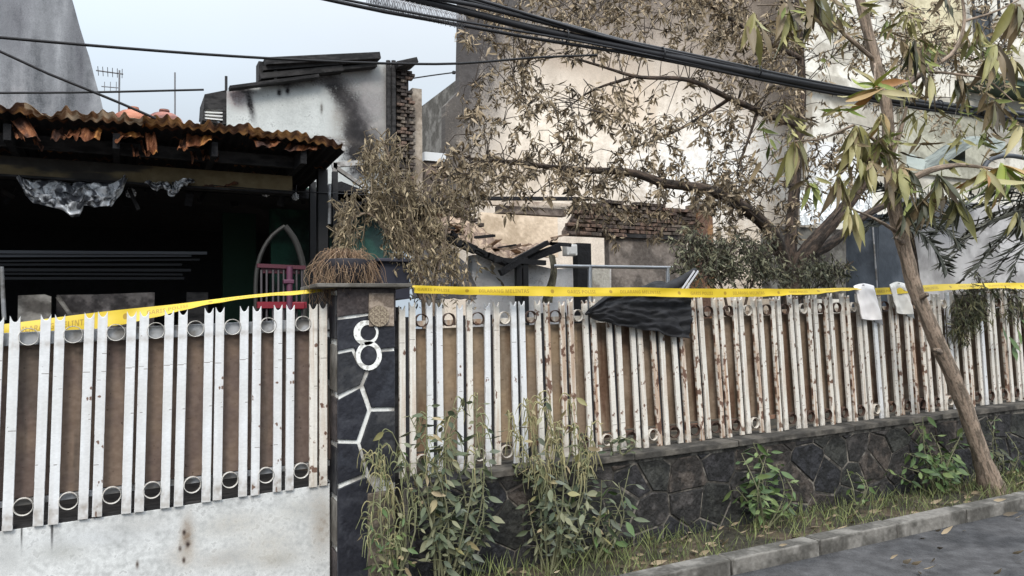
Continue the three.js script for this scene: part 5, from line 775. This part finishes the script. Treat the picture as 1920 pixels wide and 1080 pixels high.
function plant(name, label, category, px, py, z, stems, pal, o = {}) { // stems: [tip px, tip py, leaves, tassels]
  const b = P(px, py, z); b.y = grade(b.x) + (o.lift ?? -0.02);
  const t = thing(name, label, category, b), fine = [], ocher = [];
  for (const [tx, ty, nl0, nt0 = 0, yl = 0] of stems) { const nl = Math.round(nl0 * (o.more ?? 1.5)), nt = Math.round(nt0 * 1.4);
    const tip = P(tx, ty, z + rr(-0.1, 0.14)), root = b.clone().add(V(rr(-0.06, 0.06), -0.03, rr(-0.04, 0.04))), mid = root.clone().lerp(tip, 0.5).add(V(rr(-0.13, 0.13), rr(0, 0.1), rr(0, 0.12)));
    const cu = new THREE.CatmullRomCurve3([root, mid, tip]); part(t, 'stem', tube([root, mid, tip], 0.008, 0.003, 5, 4), stemM);
    for (let i = 0; i < nl; i++) { const wild = rr(0, 1);
      const u = 0.25 + 0.75 * (i + rnd()) / nl, c = cu.getPointAt(Math.min(1, u)), a = i * 2.4 + rr(-0.4, 0.4), pk = rnd() < yl * u ? yellowG : pal;
      const l = part(t, 'leaf', LG[rnd() * 6 | 0], pk[rnd() * pk.length | 0], false), out = V(Math.cos(a), 0.1, Math.sin(a) * 0.8), st = rr(0.02, o.petiole ?? 0.07);
      l.position.copy(c).addScaledVector(out, st).sub(t.position); l.quaternion.copy(orient(V(out.x, (o.droop ?? -0.6) + rr(-0.6, 0.7), out.z), rr(-0.9, 0.9) * (0.6 + wild))); l.scale.setScalar((o.leaf ?? 0.085) * rr(0.45, 1.0));
      fine.push(tube([c, c.clone().addScaledVector(out, st * 0.5).add(V(0, 0.006, 0)), c.clone().addScaledVector(out, st)], 0.0022, 0.0015, 3, 1));
    }
    for (let i = 0; i < nt; i++) {
      const u = 0.6 + 0.4 * rnd(), c = cu.getPointAt(u), a = rr(0, 6.28), L = rr(0.04, 0.14), d = V(Math.cos(a), 0, Math.sin(a)), e = rr(0.02, 0.085);
      (rnd() < yl ? ocher : fine).push(tube([c, c.clone().addScaledVector(d, e * 0.6).add(V(0, 0.025, 0)), c.clone().addScaledVector(d, e).add(V(0, -L * 0.35, 0)), c.clone().addScaledVector(d, e * 1.1).add(V(rr(-0.02, 0.02), -L, 0))], 0.0048, 0.0016, 4, 4, 1.4));
    }
  }
  if (fine.length) part(t, 'tassel', merge(fine), tassO).userData.kind = 'stuff';
  if (ocher.length) part(t, 'seed_tassel', merge(ocher), tassM).userData.kind = 'stuff';
  return t;
}
const N0 = 0.33;
plant('tall_weed', 'tall dusty green weed clump growing just right of the black pillar', 'weed', 828, 1000, N0, [[768, 780, 15, 6, .2], [800, 762, 18, 8, .2], [835, 770, 18, 6, .2], [868, 748, 16, 10, .4], [895, 740, 12, 12, .5], [905, 800, 18, 4], [780, 860, 18, 0], [850, 850, 20, 0], [900, 880, 20, 0], [870, 930, 20, 0], [810, 920, 20, 0], [850, 810, 18, 4], [910, 940, 14, 0], [735, 810, 12, 6, .3]], dustyG, { leaf: 0.105 });
plant('drooping_weed', 'yellow green weed with hanging tassels before the pillar foot', 'weed', 735, 1030, N0, [[690, 850, 5, 26, .5], [716, 838, 5, 26, .5], [744, 850, 6, 18, .3], [700, 945, 10, 14, .4], [730, 955, 12, 12, .4], [760, 970, 10, 8, .2], [712, 1000, 10, 4], [780, 940, 10, 4]], yellowG.slice(2).concat(brightG), { leaf: 0.075 });
plant('seeding_weed', 'tall weed clump gone to yellow seed before the fence', 'weed', 1030, 990, N0, [[950, 775, 10, 24, .8], [985, 750, 8, 30, .9], [1010, 738, 8, 30, .9], [1045, 790, 12, 24, .7], [1068, 740, 6, 12, .6], [1085, 800, 14, 18, .6], [1110, 790, 8, 20, .8], [1000, 860, 20, 8, .3], [1060, 870, 22, 6, .2], [960, 870, 16, 6], [1040, 930, 20, 0], [1100, 900, 18, 0], [990, 940, 18, 0]], dustyG, { leaf: 0.095 });
plant('broad_weed', 'small broad leaved weed leaning against the low stone wall', 'weed', 1120, 985, N0 - 0.03, [[1095, 890, 8], [1128, 900, 8], [1150, 940, 7], [1160, 905, 5], [1180, 880, 7], [1140, 960, 8, 4, .5]], dustyG.concat(brightG.slice(0, 2)), { leaf: 0.13, petiole: 0.1 });
plant('wall_sprout', 'grey green sprout growing on the wall coping among the fence rings', 'weed', 1158, 846, 0.13, [[1140, 826, 6], [1160, 818, 7], [1182, 826, 6]], dustyG, { leaf: 0.075, lift: 0.66 });
plant('green_plant', 'bright green leafy plant at the middle of the low stone wall', 'plant', 1425, 955, N0 - 0.05, [[1390, 850, 9], [1412, 830, 11], [1440, 842, 11], [1455, 870, 9], [1400, 890, 11], [1430, 895, 12], [1470, 890, 7], [1380, 915, 9]], brightG, { leaf: 0.125 });
plant('green_plant', 'largest green leafy plant left of the leaning trunk foot', 'plant', 1750, 895, N0 - 0.05, [[1712, 790, 10], [1730, 782, 11], [1745, 810, 12], [1700, 850, 12], [1760, 840, 13], [1690, 875, 10], [1790, 850, 10], [1730, 850, 13], [1800, 820, 9], [1815, 800, 7], [1770, 870, 10], [1660, 880, 6]], brightG, { leaf: 0.125 });
plant('green_plant', 'thin dark green plant right of the leaning trunk foot', 'plant', 1872, 885, N0 - 0.08, [[1850, 790, 8], [1866, 780, 8], [1885, 810, 8], [1845, 840, 8], [1880, 850, 8]], darkG.concat(brightG.slice(0, 1)), { leaf: 0.1 });
plant('seedling', 'tiny pale seedling at the wall foot right of the middle plant', 'plant', 1598, 925, N0, [[1588, 880, 4], [1605, 886, 5], [1612, 895, 4]], brightG, { leaf: 0.09 });
{ // leafy branch hanging over the fence at the right edge
  const z = 0.02, b = P(1850, 620, z - 0.3); b.y = grade(b.x);
  const t = dryTree('fence_creeper', 'dark green creeper spilling over the fence top near the right edge', 'creeper', b, [
    { name: 'stem', pts: [[1850, 760, -0.3], [1852, 600, -0.3], [1845, 550, -0.15], [1822, 575, 0.1], [1805, 620, 0.12]], r0: 0.014, r1: 0.004 }, { name: 'stem', pts: [[1860, 760, -0.3], [1885, 580, -0.3], [1905, 555, -0.1], [1910, 600, 0.12]], r0: 0.012, r1: 0.004 }],
    [[1815, 575, 32, 32, 70, -0.15, 0.14], [1850, 545, 45, 18, 44, -0.3, 0.1], [1800, 615, 22, 22, 22, 0.05, 0.14], [1900, 580, 22, 30, 26, -0.2, 0.12], [1845, 590, 22, 20, 16, 0.05, 0.12]], { leaves: 12, leaf: leafGeo(0.085, 0.016, 0.2, 3, 0.4), color: (a, r) => r < 0.5 ? C([0.03, 0.035, 0.018], [0.06, 0.065, 0.03], rnd()) : C([0.08, 0.08, 0.04], [0.15, 0.14, 0.07], rnd()), spread: 0.05, hang: 0.5 });
  for (const [px, py] of [[1908, 618], [1892, 632], [1915, 600], [1900, 650], [1880, 612]]) { const o = part(t, 'leaf', LG[rnd() * 6 | 0], brightG[rnd() * 3 | 0], false); o.position.copy(P(px, py, 0.16)).sub(t.position); o.quaternion.copy(orient(V(rr(-0.5, 0.5), -1, 0.3), rr(-0.4, 0.4))); o.scale.setScalar(0.19); }
}
{ // grass and fallen leaves on the verge
  const list = [], dead = [], g = leafGeo(0.14, 0.007, 0.5, 3, 0.3), d = leafGeo(0.07, 0.028, 0.5, 3, 0.3);
  for (let i = 0; i < 9000; i++) { const x = rr(1.3, 13), cl = fbm3(x * 1.4, 2, i * 0.0001) + 0.25 - 0.2 * rnd(), z = rr(0.17, 0.97) ; if (cl < 0.02 || rnd() > 0.75) continue; const k = 1.2 - z; list.push({ p: V(x, grade(x) - 0.035, z), q: orient(V(rr(-0.6, 0.6), 1, rr(-0.5, 0.6)), rr(0, 6.28)), s: rr(0.4, 1.3) * (0.6 + 0.5 * k), c: C([0.06, 0.085, 0.03], [0.2, 0.22, 0.08], rnd()) }); }
  for (let i = 0; i < 900; i++) { const x = rr(-1, 13), z = rnd() < 0.75 ? rr(0.16, 1.0) : rr(1.1, 2.6); dead.push({ p: V(x, grade(x) + (z > 1 ? (z > 1.13 ? 0.014 : 0.12) : -0.005), z), q: orient(V(rr(-1, 1), rr(-0.1, 0.25), rr(-1, 1)), rr(-0.4, 0.4)), s: rr(0.6, 1.5), c: dryColor(rnd(), rnd()) }); }
  const o = new THREE.Group(); o.name = 'verge_grass'; o.userData = { kind: 'stuff', label: 'short green grass tufts along the foot of the stone wall', category: 'grass' }; scene.add(o); instancedLeaves(o, 'blade', g, leafMat, list, V(0, 0, 0));
  const q = new THREE.Group(); q.name = 'fallen_leaves'; q.userData = { kind: 'stuff', label: 'dry brown leaves scattered on the verge and road edge', category: 'leaves' }; scene.add(q); instancedLeaves(q, 'leaf_litter', d, leafMat, dead, V(0, 0, 0));
}

// ------------------------------------------------------------------ overhead cables
{
  const z = 0.15, m = S({ color: new THREE.Color(0.014, 0.014, 0.017), roughness: 0.5 }), b = thing('cable_bundle', 'thick bundle of black overhead cables crossing the upper right', 'cables');
  const st = (pts, r) => { const w = pts.map(q => P(q[0], q[1], z + (q[2] || 0))), a = w[0].clone().multiplyScalar(2).sub(w[1]), e = w.at(-1).clone().multiplyScalar(2).sub(w.at(-2)); part(b, 'strand', tube([w[0].clone().addScaledVector(a.sub(w[0]).normalize(), 6), ...w, w.at(-1).clone().addScaledVector(e.sub(w.at(-1)).normalize(), 10)], r, r, 7, 8), m); };
  st([[748, -8], [860, 18], [1000, 54], [1200, 95], [1500, 155], [1700, 188], [1880, 210]], 0.027); st([[780, -10, 0.04], [900, 12, 0.04], [1100, 62, 0.02], [1300, 104], [1560, 160], [1880, 214]], 0.016); st([[820, -12], [920, 14], [1040, 44], [1300, 114], [1600, 176], [1880, 220]], 0.026); st([[870, -8, 0.05], [980, 24, 0.05], [1150, 74, 0.03], [1400, 128], [1600, 168], [1880, 208]], 0.012); st([[600, -4], [700, 18], [868, 48], [1000, 72], [1200, 104], [1500, 164], [1700, 200], [1880, 224]], 0.013); st([[640, -2, 0.05], [760, 22, 0.05], [900, 46, 0.05], [1100, 80, 0.03], [1400, 140], [1880, 216]], 0.009); st([[760, -3, -0.04], [900, 28, -0.04], [1100, 70], [1300, 110], [1600, 170], [1880, 213]], 0.014);
  // thin wire wrapped loosely round the two lower strands
  const sp = []; for (let i = 0; i <= 220; i++) { const u = i / 220, px = 690 + 180 * u, py = 6 + 42 * u, c = P(px, py - 8 + 2 * u, z), a = i * 1.7; sp.push(c.add(V(0, 0.05 * Math.sin(a), 0.05 * Math.cos(a)))); }
  part(b, 'wrap_wire', tube(sp, 0.0028, 0.0028, 4, 2), S({ color: new THREE.Color(0.4, 0.4, 0.42), roughness: 0.5 }));
  for (const px of [1060, 1240, 1420, 1760, 1850]) part(b, 'tie', (() => { const c = P(px, 30 + (px - 860) * 0.186, z); return new THREE.TorusGeometry(0.05, 0.007, 6, 16).rotateY(Math.PI / 2).NI().translate(c.x, c.y, c.z); })(), m);
  part(b, 'joint_sleeve', rod(P(1838, 208, z + 0.02), P(1874, 217, z + 0.02), 0.042, 10), m);
  const wire = (label, pts, r, zz) => { const w = pts.map(q => P(q[0], q[1], zz)), a = w[0].clone().sub(w[1]).normalize(), e = w.at(-1).clone().sub(w.at(-2)).normalize(); const ext = pts[0][0] < 1; single('thin_wire', label, 'wire', tube([...(ext ? [w[0].clone().addScaledVector(a, 5)] : []), ...w], r, r, 5, 6), M.iron); };
  wire('thin wire running from the grey building across the sky above the charred roof', [[0, 70], [160, 84], [420, 104], [700, 118], [860, 119], [1000, 108], [1120, 103]], 0.011, -0.8);
  wire('thin straight wire lower across the sky ending at the burnt house', [[0, 174], [160, 173], [382, 168]], 0.018, -8);
  wire('thin wire slanting down to the roof edge before the grey building', [[0, 96], [100, 142], [190, 178], [292, 222]], 0.011, -1.4);
  wire('short thin wire with black clamp beside the right firewall', [[772, 147], [812, 141], [850, 136]], 0.014, -9.2);
  single('wire_clamp', 'small black clamp at the end of the short thin wire', 'clamp', (() => { const c = P(851, 136, -9.2); return box(0.06, 0.06, 0.06, c.x, c.y, c.z, 0, 0, 0, 0.01); })(), M.iron);
}
renderer.render(scene, camera);
